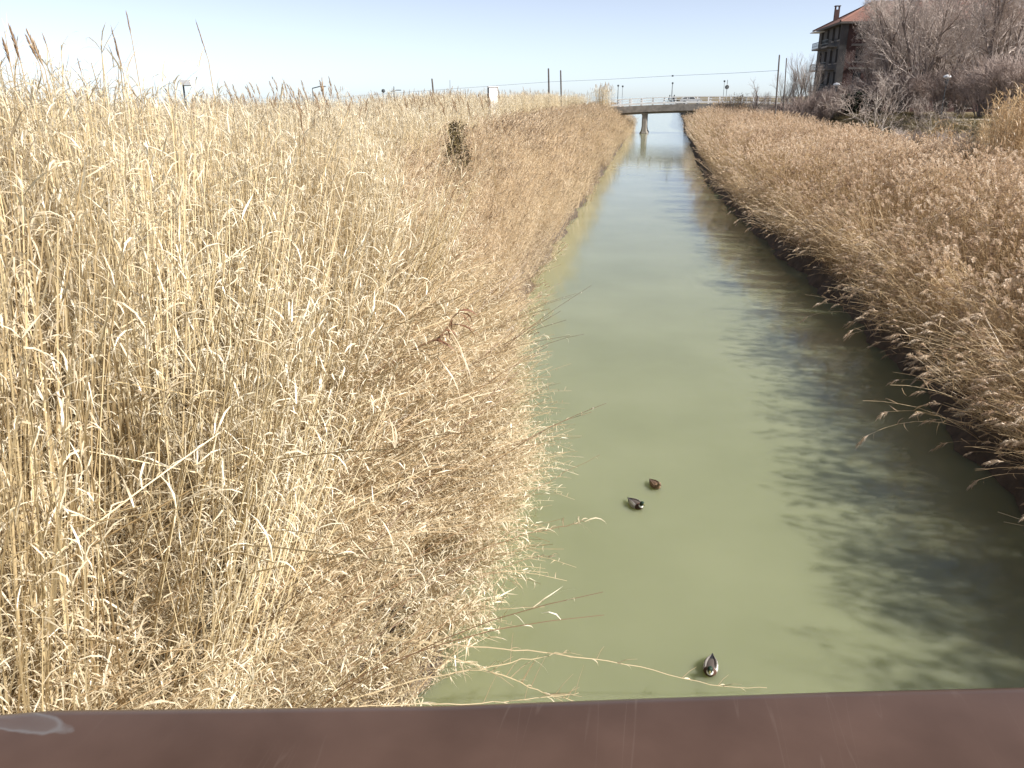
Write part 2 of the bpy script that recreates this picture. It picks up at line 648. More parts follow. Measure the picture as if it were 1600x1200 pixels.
def reed(mb, rg, h, r, nleaf, base=(0, 0, 0), pl=0.24, pn=26, pw=0.012, lean=0.10, az=None, leaf_w=0.016, leaf_l=(0.18, 0.34), seg=5, lseg=3, low=0.3, pwid=0.05, droop=0.6):
    az = rg.uniform(0, 6.28) if az is None else az
    pts = [p + Vector(base) for p in stalk_curve(h, lean, az, rg, seg)]
    mb.tube(pts, [r * (1 - 0.6 * i / seg) for i in range(seg + 1)], 3, 0)
    a = rg.uniform(0, 6.28)
    for i in range(nleaf):
        s = low + (0.95 - low) * (i + rg.random()) / nleaf
        p, d = along(pts, s)
        a += math.pi + rg.uniform(-0.8, 0.8)
        leaf(mb, p, a, rg.uniform(*leaf_l), leaf_w * rg.uniform(0.6, 1.1), R(rg.uniform(10, 70)), R(rg.uniform(-85, 20)), 1, rg, lseg, 1.0, rg.random() < 0.3)
    if pl:
        tip, d = along(pts, 1.0)
        plume(mb, tip, d, pl * rg.uniform(0.8, 1.15), pwid, pn, 2, rg, az, droop, pw)


def tuft(mb, rg, n, rad, L=(0.12, 0.3), w=0.012, mi=1, flat=0.6):
    for i in range(n):
        p = Vector((rg.gauss(0, rad), rg.gauss(0, rad), abs(rg.gauss(0, rad * flat))))
        leaf(mb, p, rg.uniform(0, 6.28), rg.uniform(*L), w * rg.uniform(0.6, 1.2), R(rg.uniform(-20, 80)), R(rg.uniform(-90, 40)), mi, rg, 4, 1.2, rg.random() < 0.25)


def proto_collection(name, builders, mats):
    c = bpy.data.collections.new(name)
    for i, fn in enumerate(builders):
        mb = MB()
        fn(mb, random.Random(sum(map(ord, name)) * 31 + i))
        me = mb.mesh(f'{name}_{i:02d}', mats)
        c.objects.link(bpy.data.objects.new(f'{name}_{i:02d}', me))
    return c


CANE = [M['cane_stem'], M['cane_leaf'], M['cane_plume']]
REED = [M['reed_stem'], M['reed_leaf'], M['reed_plume']]
GOLD = [M['gold_stem'], M['gold_leaf'], M['gold_plume']]


def patch(fn, k, rad):
    """k stalks spread over a disc: one prototype is a small stand of plants, no two alike."""
    def f(mb, rg):
        for _ in range(k):
            r, a = rad * math.sqrt(rg.random()), rg.uniform(0, 6.28)
            mb.shade(rg.betavariate(1.6, 1.6))
            fn(mb, rg, (r * math.cos(a), r * math.sin(a), 0))
    return f


def near_cane(mb, rg, b):
    q = rg.random()
    if q < 0.12:
        cane(mb, rg, rg.uniform(3.3, 4.2), 0.011, 11, b, kink=rg.uniform(0.5, 0.85), leaf_w=0.014, leaf_l=(0.15, 0.4), lean=rg.uniform(0.02, 0.3))
    elif q < 0.45:                        # bare, only scraps of leaf left
        cane(mb, rg, rg.uniform(3.4, 4.6), rg.uniform(0.007, 0.013), rg.randint(5, 9), b, leaf_w=0.012, leaf_l=(0.12, 0.3), lean=rg.uniform(0.0, 0.25))
    else:
        cane(mb, rg, rg.uniform(3.7, 4.75), rg.uniform(0.007, 0.0135), rg.randint(15, 24), b, leaf_w=rg.uniform(0.008, 0.016), leaf_l=(0.12, 0.36), lean=rg.uniform(0.0, 0.22))


P_CANE = proto_collection('proto_cane_near', [patch(near_cane, 20, 0.36)] * 10, CANE)
P_CANE_FAR = proto_collection('proto_cane_far',
    [patch(lambda mb, rg, b: cane(mb, rg, rg.uniform(3.7, 4.7), 0.013, 8, b, seg=4, lseg=3, leaf_w=0.026, low=0.4, leaf_l=(0.2, 0.5)), 14, 0.55)] * 6 +
    [patch(lambda mb, rg, b: cane(mb, rg, rg.uniform(4.0, 5.0), 0.013, 7, b, seg=4, lseg=3, leaf_w=0.026, low=0.45, leaf_l=(0.2, 0.5), with_plume=rg.random() < 0.3), 14, 0.55)] * 2, CANE)
P_PLUMED = proto_collection('proto_plumed',
    [lambda mb, rg: (mb.shade(rg.random()), cane(mb, rg, 4.6, 0.011, 5, with_plume=True, lean=rg.uniform(0.05, 0.2), az=rg.uniform(-0.3, 0.3), leaf_w=0.018))] * 6, CANE)


def arch_stem(mb, rg, b):
    if rg.random() < 0.72:
        reed(mb, rg, rg.uniform(1.6, 2.7), 0.0055, 24, b, pl=0, lean=rg.uniform(0.7, 1.45), az=rg.uniform(-0.45, 0.45), leaf_w=0.0125, leaf_l=(0.09, 0.22), seg=7, low=0.2)
    else:
        reed(mb, rg, rg.uniform(2.0, 3.0), 0.0065, 5, b, pl=0, lean=rg.uniform(0.5, 1.15), az=rg.uniform(-0.4, 0.4), leaf_w=0.012, leaf_l=(0.1, 0.2), seg=7, low=0.5)


P_ARCH = proto_collection('proto_arch', [patch(arch_stem, 7, 0.25)] * 8, [M['gold_stem'], M['fringe_leaf'], M['reed_plume']])
P_DARK = proto_collection('proto_dark', [patch(lambda mb, rg, b: reed(mb, rg, rg.uniform(2.2, 3.4), 0.008, 4, b, pl=0, lean=rg.uniform(0.35, 0.8), az=rg.uniform(-0.3, 0.3), leaf_w=0.012, leaf_l=(0.1, 0.22), seg=7, low=0.6), 2, 0.25)] * 6, [M['dark_stem'], M['cane_leaf'], M['reed_plume']])
P_TUFT = proto_collection('proto_tuft',
    [lambda mb, rg: tuft(mb, rg, 60, 0.16)] * 4 + [lambda mb, rg: tuft(mb, rg, 26, 0.2, (0.25, 0.5), 0.018)] * 3, [M['cane_stem'], M['fringe_leaf']])
P_REED = proto_collection('proto_reed',
    [patch(lambda mb, rg, b: reed(mb, rg, rg.uniform(1.9, 2.8), 0.006, 9, b, pl=0.27 if rg.random() < 0.75 else 0, pw=0.014, lean=rg.uniform(0.05, 0.3), az=rg.uniform(-0.6, 0.6)), 12, 0.3)] * 7, REED)
P_REED_FAR = proto_collection('proto_reed_far',
    [patch(lambda mb, rg, b: reed(mb, rg, rg.uniform(2.0, 2.8), 0.008, 5, b, pl=rg.choice((0, 0.34, 0.36)), pn=11, pw=0.04, lean=rg.uniform(0.05, 0.3), az=rg.uniform(-0.5, 0.5), leaf_w=0.022, seg=3), 18, 0.6)] * 6, REED)


def gold_stem(mb, rg, b):
    if rg.random() < 0.55:
        reed(mb, rg, rg.uniform(2.0, 2.8), 0.006, 8, b, pl=0.29, pn=44, pw=0.015, pwid=0.09, lean=rg.uniform(0.05, 0.3), az=rg.uniform(-1.2, 1.2), droop=0.8)
    else:
        reed(mb, rg, rg.uniform(1.7, 2.5), 0.006, 12, b, pl=0, lean=rg.uniform(0.1, 0.4), az=rg.uniform(-0.6, 0.6))


P_GOLD = proto_collection('proto_gold', [patch(gold_stem, 12, 0.3)] * 8, GOLD)
P_GOLD_FAR = proto_collection('proto_gold_far',
    [patch(lambda mb, rg, b: reed(mb, rg, rg.uniform(2.0, 2.8), 0.008, 5, b, pl=rg.choice((0, 0.33, 0.36)), pn=13, pw=0.04, lean=rg.uniform(0.05, 0.3), az=rg.uniform(-0.6, 0.6), leaf_w=0.022, seg=3, pwid=0.08, droop=0.8), 18, 0.6)] * 6, GOLD)


def bare_stem(mb, rg, b):
    if rg.random() < 0.75:
        reed(mb, rg, rg.uniform(1.8, 2.9), 0.0065, 3, b, pl=0, lean=rg.uniform(0.4, 1.2), az=rg.uniform(-0.4, 0.4), seg=8, low=0.5)
    else:
        reed(mb, rg, rg.uniform(1.8, 2.6), 0.0065, 6, b, pl=0.24, pn=36, pwid=0.07, lean=rg.uniform(0.5, 1.1), az=rg.uniform(-0.4, 0.4), seg=8, droop=0.9)


P_BARE = proto_collection('proto_bare', [patch(bare_stem, 4, 0.25)] * 8, GOLD)
P_GTUFT = proto_collection('proto_gold_tuft', [lambda mb, rg: tuft(mb, rg, 50, 0.2, (0.2, 0.45), 0.014)] * 4, GOLD)


def scatter(name, label, coll, xyz, az, tilt, spin, scl, idx, tint):
    """ONE stuff object: points carrying instances. Each stalk is spun by `spin`, then tilted by `tilt` towards azimuth `az`."""
    n = len(xyz)
    ca, sa, ct, st = np.cos(az), np.sin(az), np.cos(tilt), np.sin(tilt)
    Rz = np.zeros((n, 3, 3)); Rz[:, 0, 0] = ca; Rz[:, 0, 1] = -sa; Rz[:, 1, 0] = sa; Rz[:, 1, 1] = ca; Rz[:, 2, 2] = 1
    Ry = np.zeros((n, 3, 3)); Ry[:, 0, 0] = ct; Ry[:, 0, 2] = st; Ry[:, 1, 1] = 1; Ry[:, 2, 0] = -st; Ry[:, 2, 2] = ct
    cs, ss = np.cos(spin), np.sin(spin)
    Rs = np.zeros((n, 3, 3)); Rs[:, 0, 0] = cs; Rs[:, 0, 1] = -ss; Rs[:, 1, 0] = ss; Rs[:, 1, 1] = cs; Rs[:, 2, 2] = 1
    m = Rz @ Ry @ Rs
    rot = np.stack([np.arctan2(m[:, 2, 1], m[:, 2, 2]), np.arcsin(np.clip(-m[:, 2, 0], -1, 1)), np.arctan2(m[:, 1, 0], m[:, 0, 0])], 1)
    me = bpy.data.meshes.new(name)
    me.vertices.add(n)
    me.vertices.foreach_set('co', np.ascontiguousarray(xyz, dtype=np.float32).ravel())
    a = me.attributes.new('rot', 'FLOAT_VECTOR', 'POINT'); a.data.foreach_set('vector', rot.astype(np.float32).ravel())
    a = me.attributes.new('scl', 'FLOAT_VECTOR', 'POINT'); a.data.foreach_set('vector', np.repeat(scl[:, None], 3, 1).astype(np.float32).ravel())
    a = me.attributes.new('pick', 'INT', 'POINT'); a.data.foreach_set('value', idx.astype(np.int32))
    a = me.attributes.new('tint', 'FLOAT', 'POINT'); a.data.foreach_set('value', np.clip(tint, 0, 1).astype(np.float32))
    me.update()
    ob = bpy.data.objects.new(name, me)
    COL.objects.link(ob)
    g = bpy.data.node_groups.new(name + '_nodes', 'GeometryNodeTree')
    g.interface.new_socket('Geometry', in_out='INPUT', socket_type='NodeSocketGeometry')
    g.interface.new_socket('Geometry', in_out='OUTPUT', socket_type='NodeSocketGeometry')
    gi, go = g.nodes.new('NodeGroupInput'), g.nodes.new('NodeGroupOutput')
    iop = g.nodes.new('GeometryNodeInstanceOnPoints')
    ci = g.nodes.new('GeometryNodeCollectionInfo')
    ci.inputs['Collection'].default_value = coll
    ci.inputs['Separate Children'].default_value = True
    ci.inputs['Reset Children'].default_value = True

    def attr(nm, ty):
        x = g.nodes.new('GeometryNodeInputNamedAttribute')
        x.data_type = ty
        x.inputs['Name'].default_value = nm
        return x.outputs[0]
    g.links.new(gi.outputs[0], iop.inputs['Points'])
    g.links.new(ci.outputs[0], iop.inputs['Instance'])
    iop.inputs['Pick Instance'].default_value = True
    g.links.new(attr('pick', 'INT'), iop.inputs['Instance Index'])
    e2r = g.nodes.new('FunctionNodeEulerToRotation')
    g.links.new(attr('rot', 'FLOAT_VECTOR'), e2r.inputs[0])
    g.links.new(e2r.outputs[0], iop.inputs['Rotation'])
    g.links.new(attr('scl', 'FLOAT_VECTOR'), iop.inputs['Scale'])
    g.links.new(iop.outputs[0], go.inputs[0])
    md = ob.modifiers.new('instances', 'NODES')
    md.node_group = g
    return tag(ob, label, kind='stuff')


RNG = np.random.default_rng(11)


def in_view(x, y, margin=3.0):
    """Keeps what stands within the picture's wedge plus a few metres to each side."""
    return (x > -0.93 * y - 4.5 - margin * 0.5) & (x < 0.46 * y + 6 + margin)


def sample(x0, x1, y0, y1, dens):
    n = int(max(0, (x1 - x0) * (y1 - y0) * dens))
    return RNG.uniform(x0, x1, n), RNG.uniform(y0, y1, n)


def patchy(x, y, s=1.0, ph=0.0):
    """Smooth pseudo-noise in 0..1."""
    v = np.sin(x * 0.9 * s + 1.7 * np.sin(y * 0.6 * s + ph)) + np.sin(y * 1.1 * s + 1.3 * np.sin(x * 0.7 * s + 2 + ph)) + 0.6 * np.sin((x * 2.3 + y * 1.9) * s + ph)
    return np.clip(v / 5.2 + 0.5, 0, 1)


def cane_edge(y):
    """Metres inland from the water where the tall cane begins on the left bank."""
    return np.interp(y, [0, 8, 14, 20, 26, 34, 45, 60, 100, 200], [1.9, 2.1, 2.5, 3.6, 4.9, 5.9, 6.6, 7.2, 8.5, 9.5])


def clearing(x, y):
    """Trampled ground around the dark shrub and the shaded hollow beside it."""
    a = ((x + 8.7) / 0.8) ** 2 + ((y - 35.0) / 3.2) ** 2 < 1
    b = ((x + 10.3) / 1.0) ** 2 + ((y - 34.0) / 2.6) ** 2 < 1
    return a | b


def cat(parts):
    return [np.concatenate(z) for z in zip(*parts)]


def left_cane():
    parts = []
    for (x0, x1, y0, y1, dens) in ((-16, -2.5, -2, 9, 4.2), (-22, -3, 9, 16, 3.7), (-28, -4, 16, 26, 2.8)):
        x, y = sample(x0, x1, y0, y1, dens)
        d = x_left(y) - x
        dist = np.hypot(x, y)
        k = in_view(x, y) & (d > cane_edge(y) + RNG.normal(-0.7, 0.5, len(x))) & (d > 0.3) & (dist > 4.6) & (dist < 27)
        k &= RNG.random(len(x)) < 0.45 + 0.9 * patchy(x, y, 1.6)       # a few holes let the shade show
        parts.append((x[k], y[k]))
    x, y = cat(parts)
    n = len(x)
    z = ground_z(x, y)
    top = np.interp(np.hypot(x, y), [4, 10, 20, 30], [6.85, 6.85, 6.5, 6.4]) + RNG.normal(0, 0.24, n) - 0.3 * patchy(x, y, 0.8, 2) + 0.6 * smooth(R(24), R(41), np.arctan2(-x, y)) * smooth(6, 9, np.hypot(x, y))
    e = x_left(y) - x - cane_edge(y)
    full = 0.34 + 0.66 * smooth(-1.8, 0.6, e)
    scl = np.clip((top - z) / 4.55, 0.5, 1.3) * full
    az = RNG.uniform(0, 6.28, n)
    tilt = np.abs(RNG.normal(0.02, 0.06, n))
    edge = np.clip(1 - e / 1.2, 0, 2)
    az = np.where(edge * RNG.random(n) > 0.2, RNG.normal(0.15, 0.5, n), az)
    tilt = tilt + edge * RNG.uniform(0.0, 0.38, n)
    tint = RNG.beta(2.2, 1.8, n) * 0.35 + np.clip(1.5 * patchy(x, y, 1.1, 1) - 0.25, 0, 1) * 0.65
    scatter('giant_cane_bed', 'tall pale straw-coloured cane crowding the left bank beside the handrail', P_CANE, np.stack([x, y, z], 1), az, tilt, RNG.uniform(0, 6.28, n), scl, RNG.integers(0, 10, n), tint)
    # further back
    parts = []
    for (x0, x1, y0, y1, dens) in ((-46, -5, 12, 30, 0.9), (-50, -6, 30, 50, 0.8), (-46, -8, 50, 80, 0.55), (-34, -9, 80, 130, 0.4), (-26, -10, 130, 200, 0.33)):
        x, y = sample(x0, x1, y0, y1, dens)
        d = x_left(y) - x
        dist = np.hypot(x, y)
        k = in_view(x, y) & (d > cane_edge(y) + 0.5 + RNG.normal(0, 0.3, len(x))) & (dist > 25)
        k &= ~clearing(x, y)
        parts.append((x[k], y[k]))
    x, y = cat(parts)
    n = len(x)
    z = ground_z(x, y)
    top = np.interp(np.hypot(x, y), [20, 40, 60, 90, 120, 200], [6.35, 6.15, 6.15, 6.8, 7.15, 6.9]) + RNG.normal(0, 0.2, n)
    # a taller stand by the end of the far bridge
    c = at_y(943, 150, 162)
    cx, cy = RNG.normal(c.x, 0.75, 14), RNG.normal(c.y, 1.0, 14)
    x, y, z, top = np.concatenate([x, cx]), np.concatenate([y, cy]), np.concatenate([z, ground_z(cx, cy)]), np.concatenate([top, RNG.normal(8.2, 0.25, 14)])
    n = len(x)
    idx = RNG.choice(8, n, p=[0.14] * 6 + [0.08] * 2)
    idx[-14:] = 7
    scl = np.clip((top - z) / 4.5, 0.5, 1.6)
    tint = RNG.beta(2.2, 1.8, n) * 0.6 + 0.3 * patchy(x, y, 0.4, 1) + 0.1
    scatter('distant_cane_bed', 'pale cane filling the left bank up to the far bridge', P_CANE_FAR, np.stack([x, y, z], 1), RNG.uniform(0, 6.28, n), np.abs(RNG.normal(0, 0.06, n)), RNG.uniform(0, 6.28, n), scl, idx, tint)
    # plumes that stand out against the sky, thinning to the right
    px = np.concatenate([RNG.uniform(375, 560, 34), RNG.uniform(560, 800, 26), RNG.uniform(60, 375, 8)])
    py = np.concatenate([RNG.uniform(108, 142, 34), RNG.uniform(128, 150, 26), RNG.uniform(95, 130, 8)])
    dist = np.concatenate([RNG.uniform(24, 32, 34), RNG.uniform(30, 44, 26), RNG.uniform(14, 20, 8)])
    tip = np.array([list(at_y(a, b, c_)) for a, b, c_ in zip(px, py, dist)])
    x, y = tip[:, 0], tip[:, 1]
    z = ground_z(x, y)
    n = len(x)
    scatter('plumed_cane', 'slim dark cane plumes standing above the left reed bed against the sky', P_PLUMED, np.stack([x, y, z], 1), RNG.normal(math.pi, 0.5, n), np.abs(RNG.normal(0.05, 0.06, n)), RNG.normal(0, 0.4, n), (tip[:, 2] - z) / 5.05, RNG.integers(0, 6, n), RNG.beta(1.2, 2.5, n))


def pale_clusters():
    rg = np.random.default_rng(3)
    y = rg.uniform(5.5, 15, 150)
    x = x_left(y) - cane_edge(y) - rg.uniform(-0.6, 2.6, 150)
    z = ground_z(x, y) + rg.uniform(1.2, 3.6, 150)
    k = in_view(x, y, 0) & (np.hypot(x, y) > 6)
    x, y, z = x[k], y[k], z[k]
    n = len(x)
    scatter('bleached_leaf_clusters', 'clusters of broad bleached dead leaves hanging on the near left cane', P_BLEACH, np.stack([x, y, z], 1), rg.uniform(0, 6.28, n), rg.uniform(0, 0.5, n), rg.uniform(0, 6.28, n), rg.uniform(0.7, 1.25, n), rg.integers(0, 5, n), rg.beta(3, 1.2, n))


P_BLEACH = proto_collection('proto_bleach', [lambda mb, rg: tuft(mb, rg, 12, 0.10, (0.2, 0.5), 0.024, 0)] * 5, [M['cane_leaf']])


def left_reed():
    parts = []
    for (y0, y1, dens) in ((17, 30, 5.2), (30, 46, 4.2)):
        x, y = sample(-12, -3, y0, y1, dens)
        d = x_left(y) - x
        k = (d > 0.1) & (d < cane_edge(y) + RNG.normal(0.5, 0.4, len(x)))
        k &= ~clearing(x, y)
        k &= RNG.random(len(x)) < smooth(16, 22, y) * (0.5 + 0.9 * patchy(x, y, 1.3))
        parts.append((x[k], y[k]))
    x, y = cat(parts)
    n = len(x)
    d = x_left(y) - x
    z = ground_z(x, y)
    lean = np.clip(1 - d / 1.6, 0, 1)
    scatter('reed_bed', 'pinkish brown reeds with drooping plumes along the left waterline', P_REED, np.stack([x, y, z], 1),
            RNG.normal(0.2, 0.6, n), 0.05 + np.abs(RNG.normal(0.03, 0.08, n)) + lean * RNG.uniform(0.0, 0.6, n), RNG.normal(0, 0.6, n),
            RNG.uniform(0.85, 1.1, n) * (0.75 + 0.4 * smooth(0, 3.5, d)) * (0.86 + 0.3 * patchy(x, y, 1.2, 3)), RNG.integers(0, 7, n), RNG.beta(2, 2, n) * 0.6 + 0.4 * patchy(x, y, 0.8))
    parts = []
    for (y0, y1, dens) in ((45, 70, 1.7), (70, 110, 1.2), (110, 215, 0.8)):
        x, y = sample(-20, -4, y0, y1, dens)
        d = x_left(y) - x
        k = (d > 0.0) & (d < cane_edge(y) + RNG.normal(0.5, 0.5, len(x)))
        parts.append((x[k], y[k]))
    x, y = cat(parts)
    n = len(x)
    d = x_left(y) - x
    z = ground_z(x, y)
    lean = np.clip(1 - d / 1.4, 0, 1)
    scatter('distant_reed_bed', 'brown plumed reeds along the left waterline running to the far bridge', P_REED_FAR, np.stack([x, y, z], 1),
            RNG.normal(0.2, 0.6, n), 0.03 + np.abs(RNG.normal(0.02, 0.06, n)) + lean * RNG.uniform(0, 0.5, n), RNG.normal(0, 0.5, n),
            RNG.uniform(0.9, 1.1, n) * (0.75 + 0.5 * smooth(0, 5, d)), RNG.integers(0, 6, n), RNG.beta(2, 2, n) * 0.6 + 0.4 * patchy(x, y, 0.4))


def left_arch():
    x, y = sample(-9, -2, 3, 25, 10.5)
    d = x_left(y) - x
    k = (d > 0.05) & (d < cane_edge(y) + 1.0 + RNG.normal(0, 0.3, len(x))) & (RNG.random(len(x)) < (0.6 + 0.7 * patchy(x, y, 1.4, 3)) * (1 - 0.75 * smooth(18, 24, y)))
    x, y, d = x[k], y[k], d[k]
    n = len(x)
    z = ground_z(x, y)
    az = RNG.normal(R(10), 0.4, n)
    # the stand bulges furthest over the water ten to fifteen metres out
    out_ = np.interp(y, [4, 6.6, 7.6, 8.7, 11.8, 14.5, 18, 21, 25], [0.38, 0.4, 0.6, 1.15, 1.15, 0.85, 0.65, 0.5, 0.45])
    scatter('arching_reed_fringe', 'thin dry reeds with curled leaves arching out over the left waterline', P_ARCH, np.stack([x, y, z], 1), az,
            np.abs(RNG.normal(0.1, 0.14, n)) * out_ + 0.18 * (out_ > 1) * (d < 1), RNG.normal(0, 0.15, n), RNG.uniform(0.75, 1.2, n) * (0.7 + 0.5 * smooth(0, 2.5, d)) * (0.65 + 0.45 * out_),
            RNG.integers(0, 8, n), 0.4 * RNG.beta(2, 1.8, n) + 0.6 * np.clip(1.6 * patchy(x, y, 1.5, 2) - 0.3, 0, 1))
    x, y = sample(-8, -3, 5, 20, 1.9)
    d = x_left(y) - x
    k = (d > 0.5) & (d < cane_edge(y) + 1.0)
    x, y, d = x[k], y[k], d[k]
    n = len(x)
    scatter('dark_stem_fringe', 'long thin dark reed stems slanting out of the left bank fringe', P_DARK, np.stack([x, y, ground_z(x, y) + 0.3], 1), RNG.normal(R(32), 0.28, n), RNG.uniform(0.35, 0.8, n), RNG.normal(0, 0.2, n), RNG.uniform(0.8, 1.15, n), RNG.integers(0, 6, n), RNG.beta(2, 2, n))
    # curled leaves caught among the stems
    x, y = sample(-9, -2, 3, 25, 24)
    d = x_left(y) - x
    out_ = np.interp(y, [4, 7.4, 8.8, 11.8, 14.5, 20, 25], [0.0, 0.05, 0.75, 0.75, 0.35, 0.0, 0.0])
    k = (d > -out_) & (d < cane_edge(y) + 1.2) & (RNG.random(len(x)) < 1 - 0.7 * smooth(17, 23, y))
    x, y, d = x[k], y[k], d[k]
    n = len(x)
    z = np.maximum(ground_z(x, y), 0.35) + RNG.beta(1.1, 1.6, n) * (0.5 + 1.6 * smooth(0, 2.5, d))
    scatter('dry_leaf_litter', 'curled pale dead leaves caught among the stems of the left bank', P_TUFT, np.stack([x, y, z], 1), RNG.uniform(0, 6.28, n), RNG.uniform(0, 0.6, n), RNG.uniform(0, 6.28, n), RNG.uniform(0.7, 1.3, n), RNG.integers(0, 7, n), RNG.beta(2, 1.6, n))


def right_reed():
    parts = []
    for (x0, x1, y0, y1, dens) in ((6, 13, 1, 8, 4.2), (6, 15.8, 8, 20, 4.8), (5.5, 15.8, 20, 32, 4.6), (4.5, 15.8, 32, 47, 3.8)):
        x, y = sample(x0, x1, y0, y1, dens)
        d = x - x_right(y)
        k = in_view(x, y, 3) & (d > 0.8 + RNG.normal(0, 0.25, len(x)))
        k &= RNG.random(len(x)) < 0.55 + 0.8 * patchy(x, y, 1.5, 5)
        parts.append((x[k], y[k]))
    x, y = cat(parts)
    n = len(x)
    d = x - x_right(y)
    z = ground_z(x, y)
    lean = np.clip(1 - (d - 0.7) / 2.2, 0, 1)
    az = np.where(RNG.random(n) < lean + 0.1, RNG.normal(math.pi, 0.6, n), RNG.uniform(0, 6.28, n))
    scatter('golden_reed_bed', 'golden brown reeds with fluffy plumes covering the right bank', P_GOLD, np.stack([x, y, z], 1), az,
            0.04 + np.abs(RNG.normal(0.02, 0.07, n)) + lean * RNG.uniform(0.0, 0.75, n), RNG.normal(0, 0.6, n),
            RNG.uniform(0.82, 1.08, n) * (0.82 + 0.2 * smooth(0.5, 4, d)) * (0.84 + 0.36 * patchy(x, y, 1.3, 6)), RNG.integers(0, 8, n), RNG.beta(2, 2, n) * 0.4 + 0.6 * patchy(x, y, 0.9, 4))
    parts = []
    for (x0, x1, y0, y1, dens) in ((4, 15.8, 46, 75, 1.7), (3.8, 15.5, 75, 120, 1.1), (4.4, 14, 120, 165, 0.8)):
        x, y = sample(x0, x1, y0, y1, dens)
        d = x - x_right(y)
        k = d > 0.6
        parts.append((x[k], y[k]))
    x, y = cat(parts)
    n = len(x)
    d = x - x_right(y)
    z = ground_z(x, y)
    lean = np.clip(1 - (d - 0.5) / 1.6, 0, 1)
    scatter('distant_golden_reed_bed', 'golden brown reeds of the right bank running to the far bridge', P_GOLD_FAR, np.stack([x, y, z], 1),
            np.where(RNG.random(n) < lean, math.pi, RNG.uniform(0, 6.28, n)), 0.04 + np.abs(RNG.normal(0, 0.06, n)) + lean * RNG.uniform(0, 0.7, n), RNG.normal(0, 0.5, n),
            RNG.uniform(0.9, 1.1, n) * np.interp(y, [46, 80, 120, 170], [1.0, 1.06, 1.2, 1.3]), RNG.integers(0, 6, n), RNG.beta(2, 2, n) * 0.5 + 0.5 * patchy(x, y, 0.4, 4))
    # bare stems that lean out over the water
    x, y = cat([sample(4, 9.5, 3, 60, 9), sample(6, 9.5, 6, 25, 9)])
    d = x - x_right(y)
    k = (d > 0.35) & (d < 2.2) & in_view(x, y, 4) & (RNG.random(len(x)) < 0.25 + 1.1 * patchy(x, y, 1.7, 7))
    x, y, d = x[k], y[k], d[k]
    n = len(x)
    scatter('leaning_reed_fringe', 'bare curved reed stems leaning off the right bank over the water', P_BARE, np.stack([x, y, ground_z(x, y)], 1),
            RNG.normal(math.pi, 0.45, n), RNG.uniform(0.1, 0.85, n), RNG.normal(0, 0.2, n), RNG.uniform(0.6, 1.15, n), RNG.integers(0, 8, n), RNG.beta(2.4, 1.4, n))
    x, y = sample(4, 12, 9, 50, 9)
    d = x - x_right(y)
    k = (d > 0.4) & (d < 4) & in_view(x, y, 2)
    x, y, d = x[k], y[k], d[k]
    n = len(x)
    scatter('bank_leaf_litter', 'brown dead leaves tangled low among the right bank reeds', P_GTUFT, np.stack([x, y, ground_z(x, y) + RNG.beta(1, 2, n) * 1.0], 1), RNG.uniform(0, 6.28, n), RNG.uniform(0, 0.6, n), RNG.uniform(0, 6.28, n), RNG.uniform(0.7, 1.3, n), RNG.integers(0, 4, n), RNG.beta(1.6, 2, n))


left_cane()
pale_clusters()
left_reed()
left_arch()
right_reed()
